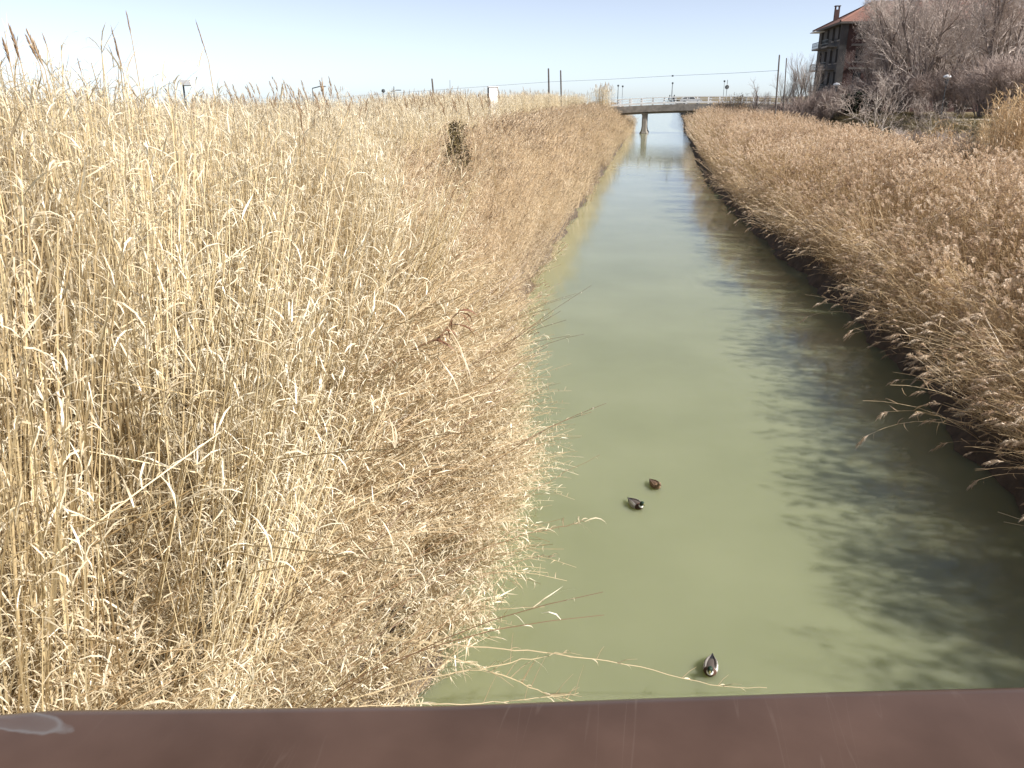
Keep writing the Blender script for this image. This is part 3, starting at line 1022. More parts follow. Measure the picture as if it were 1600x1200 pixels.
#@@REST@@
# ------------------------------------------------------------------ footbridge underfoot (only its handrail shows)
def build_footbridge():
    RZ = 6.52
    edge_px = [(-260, 1130), (0, 1117), (90, 1110), (400, 1107), (700, 1103), (1000, 1092), (1300, 1082), (1600, 1075), (1900, 1068)]
    far = [on_z(a, b - 15, RZ) for a, b in edge_px]
    a, b = far[0], far[-1]
    ax = (b - a).normalized()
    nrm = Vector((-ax.y, ax.x, 0))                     # away from the viewer
    # extend straight on to both sides
    far = [a - ax * 3.5, a - ax * 0.6] + far + [b + ax * 0.6, b + ax * 3.5]
    root = thing('footbridge', ((a + b) / 2).to_tuple()[:2] + (0,), 'footbridge with brown painted handrail in the foreground, under the viewer', 'footbridge')
    off = Vector(root.location)
    prof = []                                          # rounded flat board: (across, up)
    W, T, rr = 0.15, 0.055, 0.018
    for cx, cz, a0 in ((-rr, -rr, 0), (-W + rr, -rr, 90), (-W + rr, -T + rr, 180), (-rr, -T + rr, 270)):
        for k in range(5):
            t = R(a0 + 90 * k / 4)
            prof.append((cx + rr * math.cos(t), cz + rr * math.sin(t)))
    mb = MB()
    n = len(prof)
    # resample the edge finely
    pts = []
    for i in range(len(far) - 1):
        for k in range(6):
            pts.append(far[i].lerp(far[i + 1], k / 6))
    pts.append(far[-1])
    for p in pts:
        for (c, zz) in prof:
            mb.v.append(tuple(p + nrm * c + Vector((0, 0, zz)) - off))
    for i in range(len(pts) - 1):
        for j in range(n):
            mb.f.append((i * n + j, (i + 1) * n + j, (i + 1) * n + (j + 1) % n, i * n + (j + 1) % n))
            mb.m.append(0)
    mb.f.append(tuple(range(n))[::-1]); mb.m.append(0)
    mb.f.append(tuple((len(pts) - 1) * n + j for j in range(n))); mb.m.append(0)

    m, t, o = mat_new('rail_paint')
    bs = t.nodes.new('ShaderNodeBsdfPrincipled')
    tc = t.nodes.new('ShaderNodeTexCoord')
    n1 = t.nodes.new('ShaderNodeTexNoise'); n1.inputs['Scale'].default_value = 9; n1.inputs['Detail'].default_value = 8
    t.links.new(tc.outputs['Object'], n1.inputs['Vector'])
    base = ramp(t, [(0.3, (0.050, 0.028, 0.019)), (0.7, (0.080, 0.047, 0.034))])
    t.links.new(n1.outputs['Fac'], base.inputs[0])
    # dried drip lines that cross the rail obliquely
    mp = t.nodes.new('ShaderNodeMapping')
    mp.inputs['Rotation'].default_value = (0, 0, R(-24))
    mp.inputs['Scale'].default_value = (40, 2.6, 1)
    t.links.new(tc.outputs['Object'], mp.inputs['Vector'])
    n2 = t.nodes.new('ShaderNodeTexNoise'); n2.inputs['Scale'].default_value = 1.0; n2.inputs['Detail'].default_value = 2.0; n2.inputs['Distortion'].default_value = 0.3
    t.links.new(mp.outputs[0], n2.inputs['Vector'])
    drip = ramp(t, [(0.492, (0, 0, 0)), (0.5, (1, 1, 1)), (0.508, (0, 0, 0))])
    t.links.new(n2.outputs['Fac'], drip.inputs[0])
    n3 = t.nodes.new('ShaderNodeTexNoise'); n3.inputs['Scale'].default_value = 5; n3.inputs['Detail'].default_value = 4
    t.links.new(tc.outputs['Object'], n3.inputs['Vector'])
    msk = ramp(t, [(0.36, (0, 0, 0)), (0.62, (0.26, 0.26, 0.26))])
    t.links.new(n3.outputs['Fac'], msk.inputs[0])
    mm = t.nodes.new('ShaderNodeMath'); mm.operation = 'MULTIPLY'
    t.links.new(drip.outputs[0], mm.inputs[0]); t.links.new(msk.outputs[0], mm.inputs[1])
    # small pale specks
    vo = t.nodes.new('ShaderNodeTexVoronoi'); vo.inputs['Scale'].default_value = 26
    t.links.new(tc.outputs['Object'], vo.inputs['Vector'])
    sp = ramp(t, [(0.05, (0.8, 0.8, 0.8)), (0.075, (0, 0, 0))])
    t.links.new(vo.outputs['Distance'], sp.inputs[0])
    sp2 = ramp(t, [(0.60, (0, 0, 0)), (0.64, (1, 1, 1))])
    t.links.new(vo.outputs['Color'], sp2.inputs[0])
    ms = t.nodes.new('ShaderNodeMath'); ms.operation = 'MULTIPLY'
    t.links.new(sp.outputs[0], ms.inputs[0]); t.links.new(sp2.outputs[0], ms.inputs[1])
    mx0 = t.nodes.new('ShaderNodeMath'); mx0.operation = 'MAXIMUM'
    t.links.new(mm.outputs[0], mx0.inputs[0]); t.links.new(ms.outputs[0], mx0.inputs[1])
    c1 = t.nodes.new('ShaderNodeMix'); c1.data_type = 'RGBA'
    t.links.new(mx0.outputs[0], c1.inputs[0]); t.links.new(base.outputs[0], c1.inputs[6])
    c1.inputs[7].default_value = (0.19, 0.145, 0.12, 1)
    # bare metal where the paint has worn away, by the left end
    worn = on_z(10, 1120, RZ) - off
    sub = t.nodes.new('ShaderNodeVectorMath'); sub.operation = 'SUBTRACT'
    t.links.new(tc.outputs['Object'], sub.inputs[0]); sub.inputs[1].default_value = worn
    wm = t.nodes.new('ShaderNodeMapping'); wm.vector_type = 'TEXTURE'
    wm.inputs['Rotation'].default_value = (0, 0, R(-4)); wm.inputs['Scale'].default_value = (0.062, 0.0125, 1)
    t.links.new(sub.outputs[0], wm.inputs['Vector'])
    wl = t.nodes.new('ShaderNodeVectorMath'); wl.operation = 'LENGTH'
    t.links.new(wm.outputs[0], wl.inputs[0])
    n4 = t.nodes.new('ShaderNodeTexNoise'); n4.inputs['Scale'].default_value = 45; n4.inputs['Detail'].default_value = 5
    t.links.new(tc.outputs['Object'], n4.inputs['Vector'])
    wa = t.nodes.new('ShaderNodeMath'); wa.operation = 'MULTIPLY_ADD'; wa.inputs[1].default_value = 0.7
    t.links.new(n4.outputs['Fac'], wa.inputs[0]); t.links.new(wl.outputs[1], wa.inputs[2])
    wr = ramp(t, [(0.0, (0.45, 0.45, 0.45)), (0.35, (0.2, 0.2, 0.2)), (0.60, (0.3, 0.3, 0.3)), (0.69, (0.75, 0.75, 0.75)), (0.78, (0, 0, 0))])
    dv = t.nodes.new('ShaderNodeMath'); dv.operation = 'MULTIPLY'; dv.inputs[1].default_value = 0.55
    t.links.new(wa.outputs[0], dv.inputs[0]); t.links.new(dv.outputs[0], wr.inputs[0])
    c2 = t.nodes.new('ShaderNodeMix'); c2.data_type = 'RGBA'
    t.links.new(wr.outputs[0], c2.inputs[0]); t.links.new(c1.outputs[2], c2.inputs[6])
    c2.inputs[7].default_value = (0.13, 0.122, 0.12, 1)
    t.links.new(c2.outputs[2], bs.inputs['Base Color'])
    bs.inputs['Roughness'].default_value = 0.33
    bs.inputs['Specular IOR Level'].default_value = 0.42
    bp = t.nodes.new('ShaderNodeBump'); bp.inputs['Strength'].default_value = 0.12; bp.inputs['Distance'].default_value = 0.004
    t.links.new(n1.outputs['Fac'], bp.inputs['Height']); t.links.new(bp.outputs[0], bs.inputs['Normal'])
    t.links.new(bs.outputs[0], o.inputs[0])
    mb.build('handrail', m, root, smoothed=True)
    mid = (a + b) / 2
    ang = math.atan2(ax.y, ax.x)
    for s in (-3.0, -1.0, 1.0, 3.0):
        q = MB()
        c = mid + ax * s - nrm * (W / 2) - off
        q.box((c.x, c.y, (5.45 + RZ - T) / 2), (0.08, 0.08, RZ - T - 5.45 - 0.003), ang)
        q.build('post', m, root)
    for zz in (5.75, 6.1):
        q = MB()
        c = mid - nrm * (W / 2) - off
        q.box((c.x, c.y, zz), (7.6, 0.03, 0.05), ang)
        q.build('rail', m, root)
    q = MB()
    c = mid - nrm * 1.3 - off
    q.box((c.x, c.y, 5.30), (7.8, 2.5, 0.28), ang)
    q.build('deck', M['wood_pole'], root)


build_footbridge()


# ------------------------------------------------------------------ far road bridge
BY = 168.0


def build_road_bridge():
    root = thing('road_bridge', (0, BY, 0), 'low concrete road bridge with white railings crossing the canal', 'bridge')
    xs = np.linspace(-16, 30, 24)

    def zt(x):                                        # deck level: a slight hump
        return 5.55 - 0.0016 * (x - 11) ** 2
    WD = 8.0
    mb = MB()
    for i in range(len(xs) - 1):
        x0, x1 = xs[i], xs[i + 1]
        z0, z1 = zt(x0), zt(x1)
        q = [(x0, 0, z0), (x1, 0, z1), (x1, WD, z1), (x0, WD, z0)]
        lo = [(p[0], p[1], p[2] - 0.35) for p in q]
        mb.poly(q); mb.poly(lo[::-1])
        mb.poly([lo[0], lo[1], q[1], q[0]]); mb.poly([lo[2], lo[3], q[3], q[2]])
    mb.poly([(xs[0], 0, zt(xs[0]) - .35), (xs[0], 0, zt(xs[0])), (xs[0], WD, zt(xs[0])), (xs[0], WD, zt(xs[0]) - .35)])
    mb.poly([(xs[-1], 0, zt(xs[-1]) - .35), (xs[-1], WD, zt(xs[-1]) - .35), (xs[-1], WD, zt(xs[-1])), (xs[-1], 0, zt(xs[-1]))])
    mb.build('deck', M['concrete'], root)
    # fascia slabs with joints between them
    k = 0
    for x in np.arange(-12, 26, 2.3):
        q = MB()
        x1 = x + 2.27
        a, b = zt(x), zt(x1)
        y0, y1 = -0.18, -0.02
        v = [(x, y0, a - 1.15), (x1, y0, b - 1.15), (x1, y0, b + 0.05), (x, y0, a + 0.05), (x, y1, a - 1.15), (x1, y1, b - 1.15), (x1, y1, b + 0.05), (x, y1, a + 0.05)]
        for f in ((0, 1, 2, 3), (5, 4, 7, 6), (3, 2, 6, 7), (1, 0, 4, 5), (0, 3, 7, 4), (2, 1, 5, 6)):
            q.poly([v[i] for i in f])
        q.build('fascia_panel', M['concrete'], root)
    for yy in (0.6, 2.6, 4.6, 6.6):
        q = MB()
        for i in range(4, len(xs) - 4):
            x0, x1 = xs[i], xs[i + 1]
            q.bar((x0, yy + 0.3, zt(x0) - 0.95), (x1, yy + 0.3, zt(x1) - 0.95), 0.5, 1.2)
        q.build('girder', M['concrete'], root)
    for px in (-3.2, 13.5):
        q = MB()
        prof = [(-1.6, 1.0), (0.15, 0.85), (0.55, 0.62), (1.3, 0.5), (3.4, 0.5), (3.95, 0.75)]
        rows = []
        for (zz, hw) in prof:
            rows.append([(px + hw * c, 4 + (3.6 + hw * 0.3) * s_, zz) for c, s_ in ((-1, -1), (-0.6, -1.04), (0.6, -1.04), (1, -1), (1, 1), (0.6, 1.04), (-0.6, 1.04), (-1, 1))])
        for i in range(len(rows) - 1):
            for j in range(8):
                q.poly([rows[i][j], rows[i][(j + 1) % 8], rows[i + 1][(j + 1) % 8], rows[i + 1][j]])
        q.build('pier', M['concrete'], root)
    for px in (-15.0, 27.5):
        q = MB()
        q.box((px, 4, 2.4), (3.0, 8, 4.2))
        q.build('abutment', M['concrete'], root)
    # white railings, near and far side
    def strip(x0, x1, y0, y1, dz0, dz1):
        q = MB()
        v = [(x, y, zt(x) + dz) for x in (x0, x1) for y in (y0, y1) for dz in (dz0, dz1)]
        for f in ((0, 4, 5, 1), (2, 3, 7, 6), (0, 1, 3, 2), (4, 6, 7, 5), (1, 5, 7, 3), (0, 2, 6, 4)):
            q.poly([v[i] for i in f])
        return q
    px = np.arange(-12.8, 26, 2.2)
    for yy in (-0.05, WD + 0.05):
        for x in px:
            q = MB()
            q.box((x, yy, zt(x) + 0.72), (0.27, 0.18, 1.46))
            q.build('railing_post', M['white_paint'], root)
        ys_ = (yy - 0.14, yy - 0.094) if yy < 0 else (yy + 0.094, yy + 0.14)
        for x in px[:-1]:
            for d0, d1 in ((1.28, 1.46), (0.22, 0.52), (0.9, 0.96)):
                strip(x + 0.005, x + 2.195, ys_[0], ys_[1], d0, d1).build('railing_bar', M['white_paint'], root)
    return zt


zt = build_road_bridge()


def lamp_post(px, py_top, y, base_z, label, head='ball', mat='dark_metal', group=None, r=0.07):
    top = at_y(px, py_top, y)
    root = thing('lamp_post', (top.x, top.y, base_z), label, 'lamp post', group)
    h = top.z - base_z
    q = MB(); q.tube([(0, 0, 0), (0, 0, h * 0.5), (0, 0, h)], [r, r * 0.8, r * 0.6], 8)
    q.build('pole', M[mat], root)
    q = MB()
    if head == 'ball':
        q.tube([(0, 0, h - 0.05), (0, 0, h + 0.05), (0, 0, h + 0.25), (0, 0, h + 0.32)], [0.08, 0.2, 0.18, 0.04], 10, cap=True)
        q.build('lamp_head', M['dark_metal'], root)
    elif head == 'dome':
        q.tube([(0, 0, h - 0.15), (0, 0, h + 0.02), (0, 0, h + 0.2), (0, 0, h + 0.3)], [0.16, 0.42, 0.36, 0.05], 12, cap=True)
        q.build('lamp_head', M['lamp_white'], root)
        q = MB(); q.tube([(0, 0, h - 0.75), (0, 0, h - 0.15)], [0.16, 0.2], 10, cap=True); q.build('lantern', M['dark_metal'], root)
    elif head == 'panel':
        q.box((0.26, 0, h + 0.08), (0.72, 0.4, 0.26), 0)
        q.build('lamp_head', M['lamp_white'], root)
        q = MB(); q.bar((0, 0, h - 0.1), (0.5, 0, h - 0.1), 0.05, 0.05); q.build('bracket', M['dark_metal'], root)
    elif head == 'arm':
        q.bar((0, 0, h), (0.7, 0, h + 0.15), 0.07, 0.07); q.build('bracket', M[mat], root)
        q = MB(); q.box((0.9, 0, h + 0.14), (0.6, 0.22, 0.1)); q.build('lamp_head', M['grey_metal'], root)
    return root


lamp_post(966, 135, BY + 0.6, zt(-6), 'nearer dark lamp post at the left end of the road bridge', mat='dark_metal', r=0.085)
lamp_post(973, 136, BY + 7.4, zt(-5), 'thinner lamp post at the left end of the road bridge', mat='grey_metal')
lamp_post(1051, 131, BY + 7.4, zt(3), 'pale lamp post at the middle of the road bridge', mat='grey_metal', r=0.14)
lamp_post(1132, 128, BY + 7.2, zt(12), 'lamp post left of the round sign on the road bridge', mat='grey_metal')


def round_sign():
    c = at_y(1136, 136, BY + 0.5)
    root = thing('road_sign', (c.x, c.y, zt(c.x)), 'round dark road sign with white rim on a pole on the road bridge', 'sign')
    h = c.z - zt(c.x)
    q = MB(); q.tube([(0, 0.06, 0), (0, 0.06, h + 1.3)], 0.06, 8, cap=True); q.build('pole', M['grey_metal'], root)
    q = MB(); q.tube([(0, -0.03, h), (0, 0.0, h)], [0.42, 0.42], 20, cap=True); q.build('rim', M['white_paint'], root)
    q = MB(); q.tube([(0, -0.045, h), (0, -0.034, h)], [0.34, 0.34], 20, cap=True); q.build('sign_face', M['dark_metal'], root)
    q = MB(); q.box((0, -0.052, h), (0.1, 0.008, 0.2)); q.build('symbol', M['white_paint'], root)


round_sign()


def build_car():
    c = at_y(1080, 155, BY + 3.2)
    root = thing('car', (c.x, c.y, zt(c.x) + 0.004), 'pale car driving across the road bridge behind the white railing', 'car')
    side = [(-2.1, 0.30), (2.1, 0.30), (2.12, 0.65), (1.95, 0.82), (1.0, 0.95), (0.35, 1.42), (-1.2, 1.46), (-1.95, 1.0), (-2.12, 0.75)]
    q = MB()
    for yy, sg in ((-0.85, 1), (0.85, -1)):
        pts = [(x, yy * (0.84 if z > 1.2 else 1.0), z) for x, z in side]
        q.poly(pts if sg > 0 else pts[::-1])
    for i in range(len(side)):
        (x0, z0), (x1, z1) = side[i], side[(i + 1) % len(side)]
        s0, s1 = 0.85 * (0.84 if z0 > 1.2 else 1), 0.85 * (0.84 if z1 > 1.2 else 1)
        q.poly([(x0, -s0, z0), (x0, s0, z0), (x1, s1, z1), (x1, -s1, z1)])
    q.build('body', M['car_paint'], root)
    for pts in ([(0.75, 1.0), (0.28, 1.36), (-0.35, 1.38), (-0.35, 1.0)], [(-0.45, 1.0), (-0.45, 1.38), (-1.15, 1.38), (-1.7, 1.02)]):
        for sg in (-1, 1):
            q = MB()
            pp = [(x, sg * (0.857 - 0.14 * max(0, min(1, (z - 1.0) / 0.4)) + 0.004), z) for x, z in pts]
            q.poly(pp if sg > 0 else pp[::-1])
            q.build('side_window', M['glass'], root)
    for x in (-1.3, 1.3):
        for yy in (-0.8, 0.8):
            q = MB(); q.tube([(x, yy - 0.1, 0.32), (x, yy + 0.1, 0.32)], 0.32, 14, cap=True)
            wl = q.build('wheel', M['rubber'], root)
            q = MB(); q.tube([(x, yy - 0.105, 0.32), (x, yy + 0.105, 0.32)], 0.19, 10, cap=True); q.build('rim', M['grey_metal'], wl)


build_car()


def build_cyclist(px, facing, who, what):
    c = at_y(px, 155, BY + 1.2)
    z0 = zt(c.x) + 0.004
    b = thing('bicycle', (c.x, c.y, z0), what, 'bicycle', None, 0.0 if facing > 0 else math.pi)
    for x in (-0.52, 0.52):
        q = MB()
        ring = [(x + 0.33 * math.cos(R(t)), 0, 0.34 + 0.33 * math.sin(R(t))) for t in range(0, 361, 24)]
        q.tube(ring, 0.02, 5)
        wl = q.build('wheel', M['rubber'], b)
    q = MB()
    P = {'bb': (-0.05, 0, 0.32), 'seat': (-0.2, 0, 0.85), 'head': (0.36, 0, 0.85), 'rear': (-0.52, 0, 0.34), 'front': (0.52, 0, 0.34)}
    for i, j in (('bb', 'seat'), ('bb', 'head'), ('seat', 'head'), ('rear', 'bb'), ('rear', 'seat'), ('head', 'front')):
        q.tube([P[i], P[j]], 0.02, 5)
    q.build('frame', M['dark_metal'], b)
    q = MB(); q.tube([(0.30, -0.27, 1.02), (0.36, -0.1, 1.0), (0.36, 0.1, 1.0), (0.30, 0.27, 1.02)], 0.016, 5); q.tube([(0.36, 0, 0.85), (0.36, 0, 1.0)], 0.016, 5)
    q.build('handlebar', M['grey_metal'], b)
    q = MB(); q.box((-0.22, 0, 0.89), (0.26, 0.14, 0.06)); q.build('saddle', M['rubber'], b)
    # rider: one skinned figure
    V = [(-0.2, 0, 0.98), (-0.12, 0, 1.2), (-0.02, 0, 1.42), (0.02, 0, 1.52), (0.05, 0, 1.60), (0.06, 0, 1.72)]
    E_ = [(0, 1), (1, 2), (2, 3), (3, 4), (4, 5)]
    rad = [0.15, 0.15, 0.16, 0.06, 0.095, 0.085]
    for s in (-1, 1):
        k = len(V)
        V += [(-0.0, 0.19 * s, 1.40), (0.14, 0.24 * s, 1.16), (0.31, 0.25 * s, 1.045), (0.36, 0.25 * s, 1.035)]
        rad += [0.06, 0.05, 0.036, 0.034]
        E_ += [(2, k), (k, k + 1), (k + 1, k + 2), (k + 2, k + 3)]
        k = len(V)
        kn = (0.18, 0.11 * s, 0.80 + 0.1 * s)
        ft = (0.0 + 0.08 * s, 0.12 * s, 0.34 + 0.14 * s)
        V += [(-0.15, 0.1 * s, 0.95), kn, ft, (ft[0] + 0.14, ft[1], ft[2] - 0.03)]
        rad += [0.1, 0.065, 0.045, 0.04]
        E_ += [(0, k), (k, k + 1), (k + 1, k + 2), (k + 2, k + 3)]
    me = bpy.data.meshes.new('person')
    me.from_pydata(V, E_, [])
    me.materials.append(M['cloth_dark'])
    p = bpy.data.objects.new('person', me)
    COL.objects.link(p)
    p.location = (c.x, c.y, z0)
    p.rotation_euler = (0, 0, 0.0 if facing > 0 else math.pi)
    sk = p.modifiers.new('skin', 'SKIN')
    for i, r in enumerate(rad):
        me.skin_vertices[0].data[i].radius = (r, r)
    me.skin_vertices[0].data[0].use_root = True
    p.modifiers.new('sub', 'SUBSURF').levels = 1
    p.modifiers['sub'].render_levels = 1
    tag(p, who, 'person')
    q = MB()
    q.tube([(0.035, 0, 1.6), (0.03, 0, 1.68), (0.045, 0, 1.76), (0.05, 0, 1.80)], [0.08, 0.112, 0.1, 0.03], 8, cap=True)
    h = q.build('hair', M['rubber'], p)


build_cyclist(1046, 1, 'person in dark clothes cycling, left of the two riders on the road bridge', 'bicycle under the left of the two riders on the road bridge')
build_cyclist(1053, 1, 'person in dark clothes cycling, right of the two riders on the road bridge', 'bicycle under the right of the two riders on the road bridge')


# ------------------------------------------------------------------ poles and wire
def utility_pole(p_top, p_low, y, label, r=0.14):
    a = at_y(*p_top, y)
    b = at_y(*p_low, y)
    g = gz(b.x, b.y)
    d = (b - a)
    base = a + d * ((a.z - g) / (a.z - b.z)) if a.z != b.z else b
    root = thing('utility_pole', (base.x, base.y, g - 0.1), label, 'utility pole', 'utility poles')
    o = Vector(root.location)
    q = MB(); q.tube([Vector((0, 0, 0)), a - o], [r, r * 0.75], 8, cap=True)
    q.build('pole', M['wood_pole'], root)
    q = MB(); q.tube([a - o - Vector((0, 0, 0.02)), a - o + Vector((0, 0, 0.06))], [r * 0.8, r * 0.3], 8, cap=True); q.build('cap', M['grey_metal'], root)
    return a


utility_pole((675, 123), (679, 165), 150, 'leaning dark wooden pole above the cane, left of the white cabinet', 0.19)
utility_pole((857, 107), (858, 153), 140, 'taller wooden pole of the pair left of the road bridge', 0.17)
utility_pole((876, 110), (877, 150), 146, 'shorter wooden pole of the pair left of the road bridge', 0.16)
utility_pole((1218, 86), (1214, 140), 104, 'left dark pole among the pale saplings right of the road bridge', 0.11)
utility_pole((1229, 91), (1226, 140), 108, 'right thin pole among the pale saplings right of the road bridge', 0.08)


def wire():
    pts = [((430, 158), 190), ((540, 151), 178), ((676, 141), 150.0), ((857, 128), 139.9), ((950, 124), 131), ((1050, 118.5), 120), ((1150, 114), 110), ((1217, 110), 103.9)]
    q = MB()
    P = [at_y(a[0], a[1], y) for a, y in pts]
    q.tube(P, 0.022, 4)
    tag(q.build('overhead_wire', M['dark_metal']), 'thin overhead wire rising from left to right across the sky', 'wire')
    q = MB()
    c = at_y(1051, 118.5, 119.9)
    q.tube([c + Vector((-0.12, 0, 0)), c + Vector((0.12, 0, 0))], [0.1, 0.1], 8, cap=True)
    tag(q.build('wire_marker', M['dark_metal']), 'small dark marker hanging on the overhead wire above the bridge', 'marker')


wire()

# ------------------------------------------------------------------ things beyond the left cane
lamp_post(286, 131, 46, gz(-30, 46), 'street lamp with large white box head behind the left cane', head='panel', mat='dark_metal', r=0.08)
lamp_post(599, 144, 88, gz(-33, 88), 'slim post with dark knob beyond the cane, left of the grey frame', head='ball', mat='grey_metal', r=0.05)
lamp_post(611, 143, 92, gz(-33, 92), 'lamp with short arm beside the grey frame beyond the cane', head='arm', mat='grey_metal', r=0.07)
lamp_post(488, 138, 66, gz(-33, 66), 'forked lamp among the dark plumes left of the grey frame', head='arm', mat='dark_metal', r=0.05)
lamp_post(703, 125, 110, gz(-30, 110), 'slim pale mast right of the leaning wooden pole', head='none', mat='grey_metal', r=0.06)


def white_cabinet():
    c = at_y(770, 147, 96)
    g = gz(c.x, c.y)
    root = thing('white_cabinet', (c.x, c.y, g), 'white box cabinet with shade-coloured side standing above the cane tops', 'cabinet', None, R(24))
    h = c.z + 0.75 - g
    q = MB(); q.box((0, 0, h / 2), (1.05, 0.75, h)); q.build('body', M['lamp_white'], root)
    q = MB(); q.box((-0.53, 0, h / 2), (0.05, 0.76, h * 0.98)); q.build('side_shade', M['dark_metal'], root)  # thin dark sheet colours in the shade on the white box's left side
    q = MB(); q.box((0.02, 0, h + 0.04), (1.2, 0.9, 0.09)); q.build('lid', M['lamp_white'], root)
    q = MB(); q.box((0.2, -0.38, h * 0.75), (0.5, 0.03, 0.5)); q.build('door', M['white_paint'], root)


white_cabinet()


def low_white_building(px0, px1, py_top, y, label, name='white_building'):
    a, b = at_y(px0, py_top, y), at_y(px1, py_top, y)
    wd = b.x - a.x
    g = gz(a.x, y)
    root = thing(name, ((a.x + b.x) / 2, y, g), label, 'building')
    h = a.z - g
    q = MB(); q.box((0, 2, (h - 0.15) / 2), (wd, 4, h - 0.15)); q.build('wall', M['white_paint'], root)
    q = MB(); q.box((0, 2, h - 0.075), (wd + 0.4, 4.4, 0.144)); q.build('roof', M['grey_metal'], root)
    n = max(2, int(wd / 1.6))
    for i in range(n):
        q = MB(); x = (i + 0.5) / n * wd - wd / 2
        q.box((x, -0.005, h * 0.62), (0.7, 0.05, 0.8)); wn = q.build('window', M['grey_metal'], root)
        q = MB(); q.box((x, -0.035, h * 0.62), (0.56, 0.02, 0.66)); q.build('pane', M['glass'], wn)


low_white_building(643, 661, 169, 80, 'low white flat-roofed cabin showing over the cane right of the grey frame', 'white_cabin')
low_white_building(420, 464, 161, 74, 'long low white building showing through the cane tops behind the plumes')


def grey_frame():
    c = at_y(616, 165, 84)
    g = gz(c.x, c.y)
    root = thing('steel_frame', (c.x, c.y, g), 'dark steel frame with grey panels above the cane, left of the white cabin', 'frame')
    h = c.z + 0.15 - g
    for x in (-0.45, 0.0, 0.35):
        q = MB(); q.box((x, 0, h / 2), (0.08, 0.08, h)); q.build('post', M['dark_metal'], root)
    q = MB(); q.box((-0.05, 0, h + 0.03), (0.98, 0.1, 0.07)); q.build('beam', M['dark_metal'], root)
    q = MB(); q.box((0.178, 0, h - 0.3), (0.28, 0.05, 0.5)); q.build('panel', M['grey_metal'], root)
    q = MB(); q.box((-0.224, 0, h - 0.3), (0.36, 0.05, 0.5)); q.build('panel', M['grey_metal'], root)
    q = MB(); q.tube([(0.02, 0.1, 0), (0.02, 0.1, h + 1.7)], [0.05, 0.04], 6, cap=True); q.build('mast', M['dark_metal'], root)


grey_frame()


# ------------------------------------------------------------------ bare trees
def grow(seed, height, r0, trunks=1, spread=0.5, levels=4, kids=(6, 6, 6, 5), up=0.25, wiggle=0.16, trunk_frac=0.32, rmin=0.006, droop=0.0):
    """Trunk and limbs in one mesh, branches and twigs in another."""
    rg = random.Random(seed)
    tr, cr = MB(), MB()

    def branch(p, d, L, r, lv):
        seg = 5 if lv == 0 else (4 if lv < levels - 1 else 3)
        pts, rad = [p.copy()], [r]
        end = r * (0.55 if lv == 0 else 0.35)
        for i in range(seg):
            d = (d + Vector((rg.gauss(0, wiggle), rg.gauss(0, wiggle), rg.gauss(0, wiggle) + (up if lv < levels - 1 else up * 0.4 - droop) * 0.3))).normalized()
            p = p + d * (L / seg)
            pts.append(p.copy())
            rad.append(max(rmin * 0.6, r + (end - r) * (i + 1) / seg))
        (tr if lv <= 1 else cr).tube(pts, rad, 6 if lv == 0 else (4 if lv == 1 else 3))
        if lv >= levels:
            return
        k = kids[min(lv, len(kids) - 1)]
        for i in range(k):
            s = (trunk_frac if lv == 0 else 0.2) + (1 - (trunk_frac if lv == 0 else 0.2)) * (i + rg.random()) / k
            s = min(s, 0.99)
            q, dd = along(pts, s)
            a = dd.orthogonal().normalized()
            a.rotate(Matrix.Rotation(rg.uniform(0, 6.28), 3, dd))
            th = rg.uniform(0.5, 1.0) * spread * (1.25 if lv > 1 else 1.0)
            nd = (dd * math.cos(th) + a * math.sin(th)).normalized()
            rl = rad[min(int(s * seg), seg)]
            branch(q, nd, L * rg.uniform(0.45, 0.72) * (1.1 - 0.45 * s), max(rmin, rl * rg.uniform(0.45, 0.65)), lv + 1)
    for k in range(trunks):
        a = rg.uniform(0, 6.28)
        ln = 0.0 if trunks == 1 else rg.uniform(0.08, 0.35)
        branch(Vector((0.12 * math.cos(a) * (trunks > 1), 0.12 * math.sin(a) * (trunks > 1), -0.15)), Vector((math.cos(a) * math.sin(ln), math.sin(a) * math.sin(ln), math.cos(ln))), height * 0.62 * rg.uniform(0.9, 1.05), r0 * (1 if trunks == 1 else rg.uniform(0.6, 1)), 0)
    return tr, cr


TREES = {}
ORD = ('leftmost', 'second', 'third', 'fourth', 'fifth', 'sixth', 'seventh', 'eighth', 'ninth')


def tree_parts(key, bark, twig, **kw):
    if key not in TREES:
        tr, cr = grow(**kw)
        TREES[key] = (tr.mesh(key + '_trunk', M[bark]), cr.mesh(key + '_crown', M[twig]))
    return TREES[key]


def place_tree(name, key, loc, rz, scale, label, cat='tree', group=None):
    tme, cme = TREES[key]
    root = thing(name, loc, label, cat, group, rz)
    root.scale = (scale,) * 3 if not hasattr(scale, '__len__') else scale
    for nm, me in (('trunk', tme), ('crown', cme)):
        o = bpy.data.objects.new(nm, me)
        COL.objects.link(o)
        o.parent = root
    return root


